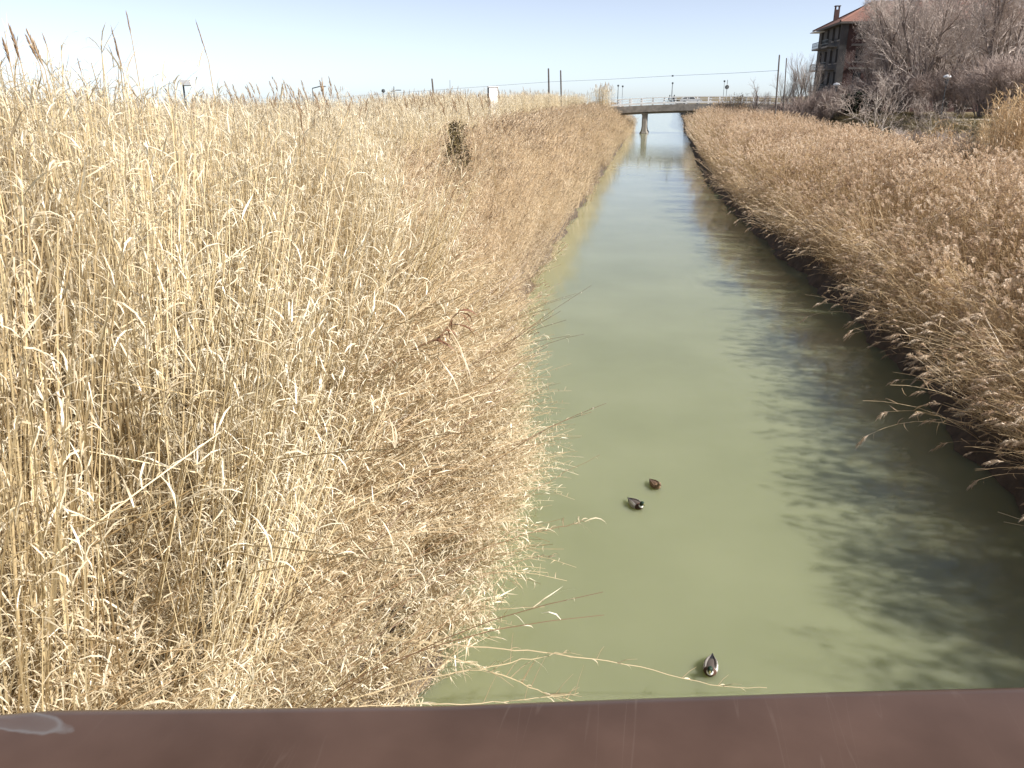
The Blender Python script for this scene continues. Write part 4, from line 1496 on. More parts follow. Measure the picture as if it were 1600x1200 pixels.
tree_parts('spreading', 'bark', 'twig', seed=3, height=15, r0=0.24, trunks=3, spread=0.78, kids=(8, 7, 6, 4), up=0.22, trunk_frac=0.2, rmin=0.012)
tree_parts('vase', 'bark', 'twig', seed=8, height=15, r0=0.24, trunks=3, spread=0.68, kids=(8, 7, 6, 4), up=0.3, trunk_frac=0.2, rmin=0.012)
tree_parts('round', 'bark', 'twig', seed=21, height=14, r0=0.26, trunks=3, spread=0.85, kids=(8, 7, 6, 4), up=0.2, trunk_frac=0.2, rmin=0.012)
tree_parts('slender', 'pale_bark', 'pale_twig', seed=5, height=10, r0=0.09, trunks=3, spread=0.32, kids=(9, 6, 5), levels=3, up=0.6, trunk_frac=0.2)
tree_parts('crooked', 'pale_bark', 'pale_twig', seed=16, height=9.5, r0=0.085, trunks=3, spread=0.8, kids=(8, 6, 5), levels=3, up=0.2, wiggle=0.26, trunk_frac=0.25, rmin=0.014)
tree_parts('thicket', 'bark', 'purple_twig', seed=31, height=6.2, r0=0.05, trunks=9, spread=0.6, kids=(9, 7, 5), levels=3, up=0.45, trunk_frac=0.08, rmin=0.01)
tree_parts('brush', 'bark', 'twig', seed=37, height=3.4, r0=0.035, trunks=9, spread=0.6, kids=(8, 6, 5), levels=3, up=0.4, trunk_frac=0.1)
tree_parts('small_round', 'bark', 'twig', seed=44, height=6.5, r0=0.13, trunks=1, spread=0.7, kids=(10, 8, 6), levels=3, up=0.4, trunk_frac=0.3)


def tree_at(name, key, px, y, scale, label, rz=0.0, cat='tree', group=None, sink=0.0):
    p = at_y(px, 150, y)
    return place_tree(name, key, (p.x, y, gz(p.x, y) - sink), rz, scale, label, cat, group)


tree_at('bare_tree', 'vase', 1448, 118, (1.25, 1.25, 1.45), 'large bare tree with forked dark trunk right of the brick building', 0.4)
tree_at('bare_tree', 'spreading', 1548, 106, (1.2, 1.2, 1.5), 'large bare tree rising past the top of the photo at its right edge', 2.0)
tree_at('bare_tree', 'round', 1398, 126, (1.1, 1.1, 1.5), 'bushy bare tree in front of the brick facade', 1.1)
tree_at('bare_tree', 'spreading', 1500, 134, (1.1, 1.1, 1.35), 'bare tree seen between the two largest bare trees', 4.4)
tree_at('bare_tree', 'vase', 1612, 122, (1.2, 1.2, 1.4), 'bare tree cut by the right edge behind the tall golden reeds', 3.3)
tree_at('bare_tree', 'round', 1352, 131, (0.7, 0.7, 0.85), 'lower bare tree close to the corner of the brick building', 5.0)
tree_at('bare_tree', 'vase', 1420, 138, (1.1, 1.1, 1.6), 'bare tree close behind the forked one, hiding the red roof', 2.6)
tree_at('bare_tree', 'round', 1470, 126, (1.15, 1.15, 1.3), 'bare tree overlapping the right side of the forked one', 0.9)
tree_at('bare_tree', 'spreading', 1376, 132, (0.95, 0.95, 1.45), 'bare tree whose twigs cover the right end of the red roof', 3.0)
tree_at('bare_tree', 'round', 1575, 118, (1.2, 1.2, 1.4), 'bare tree filling the upper right corner behind the largest one', 2.2)
tree_at('crooked_tree', 'crooked', 1386, 82, 1.05, 'small crooked tree with pale branches standing before the path', 0.8)
tree_at('crooked_tree', 'crooked', 1462, 86, 0.72, 'thin crooked sapling right of the pale crooked tree', 2.9)
tree_at('sapling', 'small_round', 1180, 140, (1.15, 1.15, 1.25), 'lone bare tree at the right end of the road bridge', 0.3)
for k, (px, y, sc) in enumerate(((1203, 128, 0.72), (1222, 136, 0.9), (1240, 128, 1.0), (1256, 134, 1.1), (1272, 126, 0.95))):
    tree_at('sapling', 'slender', px, y, (sc, sc, sc * 0.95), f'{ORD[k]} pale slender sapling from the left beside the brick building', k * 1.3, 'tree', 'pale saplings beside the building')
tree_at('bare_tree', 'small_round', 340, 92, (0.95, 0.95, 0.78), 'round bare tree behind the cane, right of the white street lamp', 0.0, sink=0.2)
tree_at('bare_tree', 'small_round', 806, 142, (0.55, 0.55, 0.98), 'small lone bare tree on the horizon between white cabinet and poles', 1.0)
tree_at('bush', 'brush', 545, 90, (1.3, 1.3, 1.35), 'bare bush on the horizon at the right end of the plumes', 0.5, 'bush')
for k, (px, y, sc) in enumerate(((1184, 128, 0.5), (1200, 124, 0.7), (1216, 118, 0.85), (1236, 116, 0.95), (1256, 114, 1.0), (1276, 116, 1.0), (1296, 116, 0.95), (1315, 120, 0.8))):
    tree_at('thicket_shrub', 'thicket', px, y, (sc * 1.1, sc * 1.1, sc), f'{ORD[k]} purplish bare shrub from the left in the thicket below the brick building', k * 0.9, 'shrub', 'thicket below the building')
for k, (px, y, sc) in enumerate(((1395, 72, 0.8), (1425, 74, 0.9), (1452, 70, 0.95), (1480, 72, 0.85), (1505, 66, 0.9), (1345, 84, 0.6), (1370, 80, 0.7))):
    tree_at('low_shrub', 'brush', px, y, (sc * 1.3, sc * 1.3, sc), 'low leafless shrub on the slope, %s of those between golden reeds and path' % ('third from left', 'fourth from left', 'fifth from left', 'sixth from left', 'rightmost', 'leftmost', 'second from left')[k], k * 1.1, 'shrub', 'low shrubs on the slope')
for k, (px, y, sc) in enumerate(((1345, 124, 0.9), (1375, 122, 1.0), (1410, 120, 1.1), (1440, 116, 1.0), (1475, 112, 1.1), (1505, 110, 1.2), (1535, 100, 1.1), (1570, 98, 1.3), (1600, 98, 1.2))):
    tree_at('undergrowth_shrub', 'thicket', px, y, (sc * 1.3, sc * 1.2, sc), f'{ORD[k]} brown bare shrub from the left in the undergrowth behind the path', k * 1.7, 'shrub', 'undergrowth behind the path')


# ------------------------------------------------------------------ leafy shrubs
def leafy_shrub(name, px, y, width, height, n, mat, stem, label, seed, lw=0.06, ll=0.12, upright=0.6):
    rg = random.Random(seed)
    p = at_y(px, 150, y)
    root = thing(name, (p.x, y, gz(p.x, y)), label, 'shrub')
    st, cr = MB(), MB()
    tips = []
    for k in range(14):
        a, ln = rg.uniform(0, 6.28), rg.uniform(0.0, 1.0)
        top = Vector((math.cos(a) * width * 0.5 * ln, math.sin(a) * width * 0.5 * ln, height * (1 - 0.55 * ln ** 1.3) * rg.uniform(0.8, 1.0)))
        pts = [Vector((0, 0, -0.1)), top * 0.35 + Vector((rg.gauss(0, .08), rg.gauss(0, .08), 0)), top * 0.7 + Vector((rg.gauss(0, .08), rg.gauss(0, .08), 0)), top]
        st.tube(pts, [0.04, 0.03, 0.02, 0.008], 4)
        tips.append(pts)
    st.build('trunk', M[stem], root)
    for i in range(n):
        pts = rg.choice(tips)
        s = rg.betavariate(2.2, 1.2)
        q, d = along(pts, s)
        o = Vector((rg.gauss(0, 1), rg.gauss(0, 1), rg.gauss(0, 0.6))) * (0.16 + 0.10 * (1 - s)) * width * 0.5
        q = q + o
        d = (Vector((rg.gauss(0, 1), rg.gauss(0, 1), rg.gauss(upright, 0.7)))).normalized()
        sd = d.orthogonal().normalized()
        L = ll * rg.uniform(0.6, 1.3)
        cr.ribbon([q, q + d * L * 0.5, q + d * L], [lw * 0.4, lw * rg.uniform(0.7, 1.2), 0.0], sd, 0)
    cr.build('crown', M[mat], root)


def mat_leaf(name, c1, c2, scale):
    M[name] = mat_plain(name, c1, c2, scale, 0.75, spec=0.2)


mat_leaf('olive_leaf', (0.11, 0.08, 0.03), (0.05, 0.036, 0.02), 1.6)
mat_leaf('evergreen_leaf', (0.045, 0.055, 0.03), (0.02, 0.025, 0.016), 1.2)
leafy_shrub('dark_shrub', 712, 36.5, 1.5, 4.75, 3400, 'olive_leaf', 'bark', 'dark upright shrub with brown-green leaves among the left reeds', 4)
leafy_shrub('evergreen_shrub', 1336, 119, 4.6, 2.9, 2600, 'evergreen_leaf', 'bark', 'dark green leafy bush at the near corner of the building', 9, 0.25, 0.4)

lamp_post(1307, 133, 117, gz(23, 117), 'park lamp with white dome at the foot of the building corner', head='dome', mat='dark_metal', r=0.06)
lamp_post(1480, 121, 104, gz(33, 104), 'park lamp with white dome between the two largest bare trees', head='dome', mat='dark_metal', r=0.06)


# ------------------------------------------------------------------ path along the levee
def build_path():
    q = MB()
    ys = np.arange(20, 170, 2.0)
    for i in range(len(ys) - 1):
        r = []
        for y in (ys[i], ys[i + 1]):
            xp = float(x_path(y))
            r.append([Vector((xp - 1.1, y, max(gz(xp - 1.1, y), gz(xp, y)) + 0.07)), Vector((xp + 1.1, y, max(gz(xp + 1.1, y), gz(xp, y)) + 0.07))])
        q.poly([r[0][0], r[0][1], r[1][1], r[1][0]])
        for k, s in ((0, -1), (1, 1)):
            e0, e1 = r[0][k] + Vector((s * 0.15, 0, -0.25)), r[1][k] + Vector((s * 0.15, 0, -0.25))
            q.poly([r[0][k], r[1][k], e1, e0] if s > 0 else [e0, e1, r[1][k], r[0][k]])
    M['gravel'] = mat_plain('gravel', (0.36, 0.31, 0.25), (0.25, 0.21, 0.17), 2.0, 0.95, 0.3)
    tag(q.build('path', M['gravel']), 'pale gravel path along the right levee', kind='structure')


build_path()


# ------------------------------------------------------------------ building
def build_house():
    C = at_y(1307, 150, 142)
    Fp = at_y(1269, 150, 161)
    v = Vector((Fp.x - C.x, Fp.y - C.y, 0))
    LV = v.length
    v.normalize()
    rz = math.atan2(v.y, v.x) - math.pi / 2            # local +Y runs along the left face, +X along the front
    g = gz(C.x + 5, C.y)
    root = thing('brick_building', (C.x, C.y, g - 0.3), 'tall old brick building with red hipped tile roof behind the bare trees', 'building', None, rz)
    eave = at_y(1300, 33, 142).z - g + 0.3
    LU = 30.0
    brick = mat_plain('old_brick', (0.115, 0.066, 0.058), (0.085, 0.05, 0.046), 0.8, 0.9)
    plaster = mat_plain('grey_plaster', (0.115, 0.108, 0.105), (0.08, 0.075, 0.072), 0.7, 0.9)
    tile, t, o = mat_new('roof_tile')
    b = t.nodes.new('ShaderNodeBsdfPrincipled'); b.inputs['Roughness'].default_value = 0.9
    tc = t.nodes.new('ShaderNodeTexCoord')
    n = t.nodes.new('ShaderNodeTexNoise'); n.inputs['Scale'].default_value = 0.8; n.inputs['Detail'].default_value = 6
    t.links.new(tc.outputs['Object'], n.inputs['Vector'])
    r = ramp(t, [(0.3, (0.15, 0.068, 0.05)), (0.7, (0.20, 0.095, 0.068))])
    t.links.new(n.outputs['Fac'], r.inputs[0]); t.links.new(r.outputs[0], b.inputs['Base Color'])
    wv = t.nodes.new('ShaderNodeTexWave'); wv.inputs['Scale'].default_value = 1.6; wv.inputs['Distortion'].default_value = 0.4
    t.links.new(tc.outputs['Object'], wv.inputs['Vector'])
    bp = t.nodes.new('ShaderNodeBump'); bp.inputs['Strength'].default_value = 0.6; bp.inputs['Distance'].default_value = 0.08
    t.links.new(wv.outputs['Fac'], bp.inputs['Height']); t.links.new(bp.outputs[0], b.inputs['Normal'])
    t.links.new(b.outputs[0], o.inputs[0])

    def facade(name, mat, length, height, holes, to3, depth=0.35):
        us = sorted({0.0, length} | {h[0] for h in holes} | {h[1] for h in holes})
        zs = sorted({0.0, height} | {h[2] for h in holes} | {h[3] for h in holes})
        q = MB()
        for i in range(len(us) - 1):
            for j in range(len(zs) - 1):
                cu, cz = (us[i] + us[i + 1]) / 2, (zs[j] + zs[j + 1]) / 2
                if any(h[0] < cu < h[1] and h[2] < cz < h[3] for h in holes):
                    continue
                q.poly([to3(us[i], 0, zs[j]), to3(us[i + 1], 0, zs[j]), to3(us[i + 1], 0, zs[j + 1]), to3(us[i], 0, zs[j + 1])])
        for a, b_, c, d in holes:
            for p0, p1 in (((a, c), (b_, c)), ((b_, c), (b_, d)), ((b_, d), (a, d)), ((a, d), (a, c))):
                q.poly([to3(p0[0], 0, p0[1]), to3(p1[0], 0, p1[1]), to3(p1[0], depth, p1[1]), to3(p0[0], depth, p0[1])])
        q.build(name, mat, root)
        for a, b_, c, d in holes:
            q = MB()
            q.poly([to3(a, depth * 0.9, c), to3(b_, depth * 0.9, c), to3(b_, depth * 0.9, d), to3(a, depth * 0.9, d)])
            wn = q.build('window', M['glass'], root)
            q = MB()
            m_ = (a + b_) / 2
            for u0, u1, z0, z1 in ((a, a + 0.09, c, d), (b_ - 0.09, b_, c, d), (m_ - 0.05, m_ + 0.05, c, d), (a + 0.09, b_ - 0.09, d - 0.1, d), (a + 0.09, b_ - 0.09, c, c + 0.1)):
                q.poly([to3(u0, depth * 0.75, z0), to3(u1, depth * 0.75, z0), to3(u1, depth * 0.75, z1), to3(u0, depth * 0.75, z1)])
            q.build('frame', M['wood_pole'], wn)
            q = MB()
            mid = (to3((a + b_) / 2, -0.04, c - 0.06))
            e0, e1 = Vector(to3(a - 0.1, -0.05, c - 0.06)), Vector(to3(b_ + 0.1, -0.05, c - 0.06))
            q.bar(e0, e1, 0.1, 0.2)
            q.build('sill', M['concrete'], wn)

    floors = 4
    fh = eave / floors
    front = [(2.0 + 3.4 * i, 3.3 + 3.4 * i, fh * k + 1.0, fh * k + 2.9) for i in range(8) for k in range(floors)]
    left = [(2.2 + 4.2 * i, 3.9 + 4.2 * i, fh * k + 0.9, fh * k + 3.0) for i in range(4) for k in range(floors) if 3.9 + 4.2 * i < LV - 0.6]
    facade('front_wall', brick, LU, eave, front, lambda u, d, z: (u, d, z))
    facade('left_wall', plaster, LV, eave, left, lambda u, d, z: (d, LV - u, z))
    q = MB()
    q.poly([(LU, 0, 0), (LU, LV, 0), (LU, LV, eave), (LU, 0, eave)])
    q.poly([(LU, LV, 0), (0, LV, 0), (0, LV, eave), (LU, LV, eave)])
    q.build('back_wall', brick, root)
    # plastered corner strip and floor bands
    q = MB(); q.box((-0.05, -0.05, eave / 2), (1.1, 0.3, eave - 0.02)); q.build('corner_pilaster', plaster, root)
    for k in range(1, floors):
        q = MB(); q.box((LU / 2 + 0.6, -0.06, fh * k), (LU - 1.3, 0.2, 0.3)); q.build('floor_band', M['concrete'], root)
    # balconies on the left face
    for k in (1, 2, 3):
        for y0, y1 in ((4.0, 8.5), (11.0, 16.5)):
            q = MB(); q.box((-0.75, (y0 + y1) / 2, fh * k), (1.5, y1 - y0, 0.22)); bal = q.build('balcony', M['concrete'], root)
            q = MB()
            for zz in (0.5, 1.05):
                q.box((-1.46, (y0 + y1) / 2, fh * k + zz), (0.06, y1 - y0, 0.06))
                q.box((-0.73, y0, fh * k + zz + 0.002), (1.4, 0.06, 0.06))
            yy = y0
            while yy <= y1:
                q.box((-1.46, yy, fh * k + 0.6), (0.05, 0.05, 0.98)); yy += 0.5
            q.build('railing', M['dark_metal'], bal)
    q = MB(); q.box((-0.9, LV - 2.6, eave - 0.5), (1.7, 4.2, 0.14)); q.build('awning', M['lamp_white'], root)
    # roof
    ov = 1.0
    rise = at_y(1357, 4, 152).z - (g - 0.3) - eave
    hw = LV / 2
    e = [(-ov, -ov, eave - 0.12), (LU + ov, -ov, eave - 0.12), (LU + ov, LV + ov, eave - 0.12), (-ov, LV + ov, eave - 0.12)]
    r0, r1 = (hw * 0.62, hw, eave + rise), (LU - hw * 0.62, hw, eave + rise)
    q = MB()
    q.poly([e[0], e[1], r1, r0]); q.poly([e[2], e[3], r0, r1]); q.poly([e[3], e[0], r0]); q.poly([e[1], e[2], r1])
    rf = q.build('roof', tile, root)
    q = MB()
    lo = [(x, y, z - 0.3) for x, y, z in e]
    for i in range(4):
        q.poly([lo[i], lo[(i + 1) % 4], e[(i + 1) % 4], e[i]])
    q.poly(lo[::-1])
    q.build('eaves', M['wood_pole'], rf)
    for a, b_ in ((e[0], r0), (r0, r1), (e[3], r0)):
        q = MB(); q.tube([Vector(a) + Vector((0, 0, 0.06)), Vector(b_) + Vector((0, 0, 0.06))], 0.13, 6); q.build('ridge', tile, rf)
    q = MB(); q.box((1.6, LV - 4.2, eave + 1.6), (0.75, 0.75, 2.6)); ch = q.build('chimney', brick, rf)
    q = MB()
    for dx in (-0.3, 0.3):
        for dy in (-0.3, 0.3):
            q.box((1.6 + dx, LV - 4.2 + dy, eave + 3.15), (0.14, 0.14, 0.5))
    q.box((1.6, LV - 4.2, eave + 3.46), (0.95, 0.95, 0.12))
    q.build('chimney_pot', brick, rf)


build_house()


# ------------------------------------------------------------------ tall golden reeds at the right edge
def right_cane():
    rg = np.random.default_rng(5)
    c = at_y(1585, 150, 44)
    x = np.concatenate([rg.normal(c.x + 1.0, 1.0, 22), rg.uniform(c.x - 1.5, c.x + 5, 40)])
    y = np.concatenate([rg.normal(44, 1.5, 22), rg.uniform(38, 52, 40)])
    z = ground_z(x, y)
    n = len(x)
    top = np.concatenate([rg.normal(6.9, 0.35, 22), rg.normal(5.4, 0.4, 40)])
    scatter('tall_golden_cane', 'taller golden cane stand at the right edge before the bare trees', P_GCANE, np.stack([x, y, z], 1), rg.uniform(0, 6.28, n), np.abs(rg.normal(0, 0.06, n)), rg.uniform(0, 6.28, n), (top - z) / 4.5, rg.integers(0, 4, n), rg.beta(2, 2, n))


def slope_grass():
    rg = np.random.default_rng(9)
    y = rg.uniform(48, 132, 5200)
    x = x_path(y) + rg.uniform(-15, 9, 5200)
    k = (x > 15.2) & (np.abs(x - x_path(y)) > 1.4)
    x, y = x[k], y[k]
    n = len(x)
    scatter('dry_grass', 'tufts of dry olive-brown grass on the levee slope below the path', P_GRASS, np.stack([x, y, ground_z(x, y)], 1), rg.uniform(0, 6.28, n), rg.uniform(0, 0.3, n), rg.uniform(0, 6.28, n), rg.uniform(0.7, 1.6, n), rg.integers(0, 3, n), rg.beta(1.5, 2.5, n))


M['grass_leaf'] = mat_reed('grass_leaf', [(0.11, 0.09, 0.04), (0.22, 0.17, 0.085), (0.34, 0.26, 0.14)], 0.3)
P_GRASS = proto_collection('proto_grass', [lambda mb, rg: [leaf(mb, (rg.gauss(0, .22), rg.gauss(0, .22), 0), rg.uniform(0, 6.28), rg.uniform(0.2, 0.55), 0.03, R(rg.uniform(50, 88)), R(rg.uniform(-40, 40)), 0, rg, 3) for _ in range(34)]] * 3, [M['grass_leaf']])
slope_grass()
P_GCANE = proto_collection('proto_gold_cane', [patch(lambda mb, rg, b: cane(mb, rg, rg.uniform(3.6, 4.6), 0.011, 9, b, seg=4, lseg=3, leaf_w=0.028, low=0.35), 14, 0.45)] * 4, GOLD)
right_cane()


# ------------------------------------------------------------------ single canes that stand out
def bent_cane(name, pts, r, label, mat='dry_cane', leaf_mat='cane_leaf', nleaf=6, seed=0, ll=(0.12, 0.3), lw=0.014, side=0, cat='cane', s0=0.3, hang=True):
    rg = random.Random(seed)
    P = [Vector(p) for p in pts]
    # smooth the polyline
    fine = []
    for i in range(len(P) - 1):
        p0, p1, p2, p3 = P[max(i - 1, 0)], P[i], P[i + 1], P[min(i + 2, len(P) - 1)]
        for k in range(5):
            t = k / 5
            fine.append(0.5 * ((2 * p1) + (p2 - p0) * t + (2 * p0 - 5 * p1 + 4 * p2 - p3) * t * t + (3 * p1 - p0 - 3 * p2 + p3) * t ** 3))
    fine.append(P[-1])
    root = thing(name, P[0], label, cat)
    o = P[0]
    q = MB(); q.shade(1.0)
    fine = [p - o + Vector((rg.gauss(0, 0.008), rg.gauss(0, 0.008), rg.gauss(0, 0.008))) for p in fine]
    k = len(fine) - 1
    q.tube(fine, [r * 0.62 * (1 - 0.6 * i / k) for i in range(k + 1)], 5)
    q.build('stem', M[mat], root)
    for i in range(nleaf):
        s = s0 + (0.98 - s0) * (i + rg.random()) / nleaf
        p, d = along(fine, s)
        q = MB()
        leaf(q, p, math.atan2(d.y, d.x) + rg.uniform(-1.0, 1.0), rg.uniform(*ll), lw * rg.uniform(0.7, 1.2), R(rg.uniform(-10, 50)), R(rg.uniform(-88, -50) if hang else rg.uniform(-30, 20)), 0, rg, 5, 1.0)
        q.build('leaf', M[leaf_mat], root)
    for i in range(side):
        s = 0.45 + 0.5 * (i + rg.random()) / side
        p, d = along(fine, s)
        a = math.atan2(d.y, d.x) + rg.choice((-1, 1)) * rg.uniform(0.4, 0.9)
        e = p + vec_az(a, R(rg.uniform(-5, 25))) * rg.uniform(0.2, 0.45)
        q = MB(); q.shade(0.7)
        q.tube([p, (p + e) / 2 + Vector((0, 0, 0.02)), e], [r * 0.4, r * 0.3, r * 0.15], 3)
        q.build('side_shoot', M[mat], root)
    return root


def Z(*l):
    return [on_z(a, b, z) for a, b, z in l]


bent_cane('fallen_cane', Z((520, 985, 1.5), (640, 1003, 1.35), (760, 1012, 1.2), (870, 1022, 1.0), (1000, 1042, 0.6), (1110, 1070, 0.22), (1198, 1075, 0.05)), 0.014, 'longest pale cane arching over the water to the nearest duck', nleaf=7, seed=1, side=6)
bent_cane('fallen_cane', Z((545, 1092, 1.3), (650, 1064, 1.25), (750, 1044, 1.15), (830, 1029, 1.0), (886, 1018, 0.9)), 0.013, 'straight pale cane rising to the right across the longest cane', nleaf=5, seed=2, side=3)
bent_cane('fallen_cane', Z((600, 992, 1.4), (690, 1022, 1.2), (770, 1048, 0.95), (840, 1078, 0.55), (905, 1098, 0.3)), 0.015, 'pale cane with side shoots drooping down to the handrail', nleaf=6, seed=3, side=12)
bent_cane('fallen_cane', Z((560, 1104, 1.2), (680, 1099, 1.0), (770, 1098, 0.8), (850, 1089, 0.6), (905, 1083, 0.5)), 0.011, 'pale cane lying level just above the handrail', nleaf=3, seed=4, side=6)
bent_cane('dark_cane', Z((430, 1085, 1.6), (600, 1020, 1.5), (690, 975, 1.5), (765, 918, 1.5)), 0.012, 'straight dark stem pointing up right over the open water', 'dark_stem', nleaf=1, seed=5)
bent_cane('dark_cane', Z((300, 1075, 1.8), (480, 1000, 1.8), (640, 905, 1.8), (790, 845, 1.7), (885, 822, 1.5), (915, 815, 1.4)), 0.013, 'long dark stem ending in a spray of pale leaves over the water', 'dark_stem', nleaf=12, seed=6, ll=(0.2, 0.5), lw=0.018, s0=0.6)
bent_cane('dark_cane', Z((340, 1090, 1.7), (520, 1030, 1.7), (680, 940, 1.6), (800, 880, 1.4), (868, 868, 1.2)), 0.011, 'dark stem with drooping leaf tuft below the spray of pale leaves', 'dark_stem', nleaf=20, seed=7, ll=(0.1, 0.3), s0=0.5)
bent_cane('dark_cane', Z((420, 930, 2.2), (560, 820, 2.2), (680, 745, 2.0), (790, 700, 1.7), (866, 672, 1.5)), 0.011, 'dark stem reaching the water at the widest bulge of the fringe', 'dark_stem', nleaf=14, seed=8, ll=(0.1, 0.24), s0=0.6)
bent_cane('dark_cane', Z((460, 1000, 1.9), (600, 900, 1.9), (700, 840, 1.8), (800, 790, 1.6), (870, 745, 1.5), (936, 711, 1.5)), 0.009, 'thin dark stem whose tip stands alone over the water above the ducks', 'dark_stem', nleaf=5, seed=9, ll=(0.1, 0.2), s0=0.5)
bent_cane('dark_cane', Z((640, 600, 2.4), (740, 575, 2.5), (800, 560, 2.3), (862, 553, 2.1)), 0.009, 'thin dark stem sticking out level over the water in mid bank', 'dark_stem', nleaf=6, seed=10, ll=(0.1, 0.2), s0=0.6)
bent_cane('fallen_cane', Z((590, 905, 1.4), (690, 950, 1.2), (750, 953, 1.1), (852, 948, 1.0)), 0.011, 'pale cane with narrow leaves fanned out level over the water', nleaf=9, seed=11, ll=(0.3, 0.6), lw=0.014, s0=0.55, hang=False)
bk = bent_cane('broken_cane', [at_y(490, 665, 9.4), at_y(575, 590, 9.7), at_y(640, 550, 9.9), at_y(682, 528, 10.0), at_y(700, 508, 10.1), at_y(718, 484, 10.2)], 0.034, 'bent brown cane with a torn sheath and hanging leaves in mid bank', 'dark_stem', 'brown_leaf', nleaf=16, seed=12, ll=(0.25, 0.55), lw=0.035, s0=0.55)
for i, (a, b) in enumerate(((690, 520), (676, 540), (700, 510), (668, 545), (705, 525), (655, 550))):
    q = MB()
    leaf(q, at_y(a, b, 10.0) - bk.location, rnd.uniform(-1, 1), rnd.uniform(0.7, 1.15), 0.02, R(-20), R(-86), 0, rnd, 6, 0.6)
    q.build('hanging_leaf', M['cane_leaf'], bk)


def plumed_stalk(tip_px, base_px, y, plume_len, width, label, seed, mat='cane_plume', n=70):
    """A single flowering cane: the tip and the foot of its plume measured in the photograph, the stalk running down to the ground."""
    rg = random.Random(seed)
    tip, mid = at_y(*tip_px, y), at_y(*base_px, y)
    d = (tip - mid).normalized()
    g = gz(mid.x, mid.y)
    foot = Vector((mid.x + (mid.x - tip.x) * 1.2, mid.y, g - 0.1))
    root = thing('plumed_stalk', foot, label, 'reed')
    q = MB(); q.shade(0.5)
    a, b = mid - foot, tip - foot
    q.tube([Vector((0, 0, 0)), a * 0.5 + Vector((0.05, 0, 0)), a, a.lerp(b, 0.4)], [0.013, 0.011, 0.006, 0.004], 5)
    q.build('stem', M['cane_stem'], root)
    q = MB()
    plume(q, a, d, (tip - mid).length, width, n, 0, rg, None, 0.08, 0.011)
    q.build('plume', M[mat], root)
    for i in range(4):
        q = MB()
        leaf(q, a * rg.uniform(0.7, 0.95), rg.uniform(0, 6.28), rg.uniform(0.3, 0.5), 0.018, R(60), R(-60), 0, rg, 5)
        q.build('leaf', M['cane_leaf'], root)


plumed_stalk((14, 38), (33, 100), 8.6, 0.5, 0.035, 'full brown plume nearest the top left corner', 1)
plumed_stalk((42, 45), (70, 108), 8.9, 0.5, 0.04, 'fullest brown plume, leaning left, second group from the left edge', 2)
plumed_stalk((40, 54), (62, 100), 9.4, 0.5, 0.03, 'brown plume just left of and behind the fullest one', 3)
plumed_stalk((4, 60), (16, 100), 8.4, 0.5, 0.03, 'short brown plume cut off by the left edge', 4)
plumed_stalk((66, 51), (76, 80), 13, 0.5, 0.02, 'thin dark plume right of the fullest plume', 5, n=40)
plumed_stalk((174, 42), (193, 116), 11, 0.5, 0.022, 'long thin plume midway between the fullest plume and the street lamp', 6, n=50)
plumed_stalk((197, 17), (206, 60), 12.5, 0.5, 0.02, 'highest thin plume of all, right of the long thin one', 7, n=45)
plumed_stalk((307, 35), (326, 95), 12.5, 0.5, 0.014, 'very thin tall plume just right of the street lamp', 8, n=40)
plumed_stalk((121, 91), (128, 118), 13, 0.5, 0.018, 'short dark plume left of the long thin plume', 9, n=30)
plumed_stalk((468, 170), (478, 235), 13, 0.6, 0.03, 'brown plume standing dark against the cane below the forked lamp', 10, n=50)


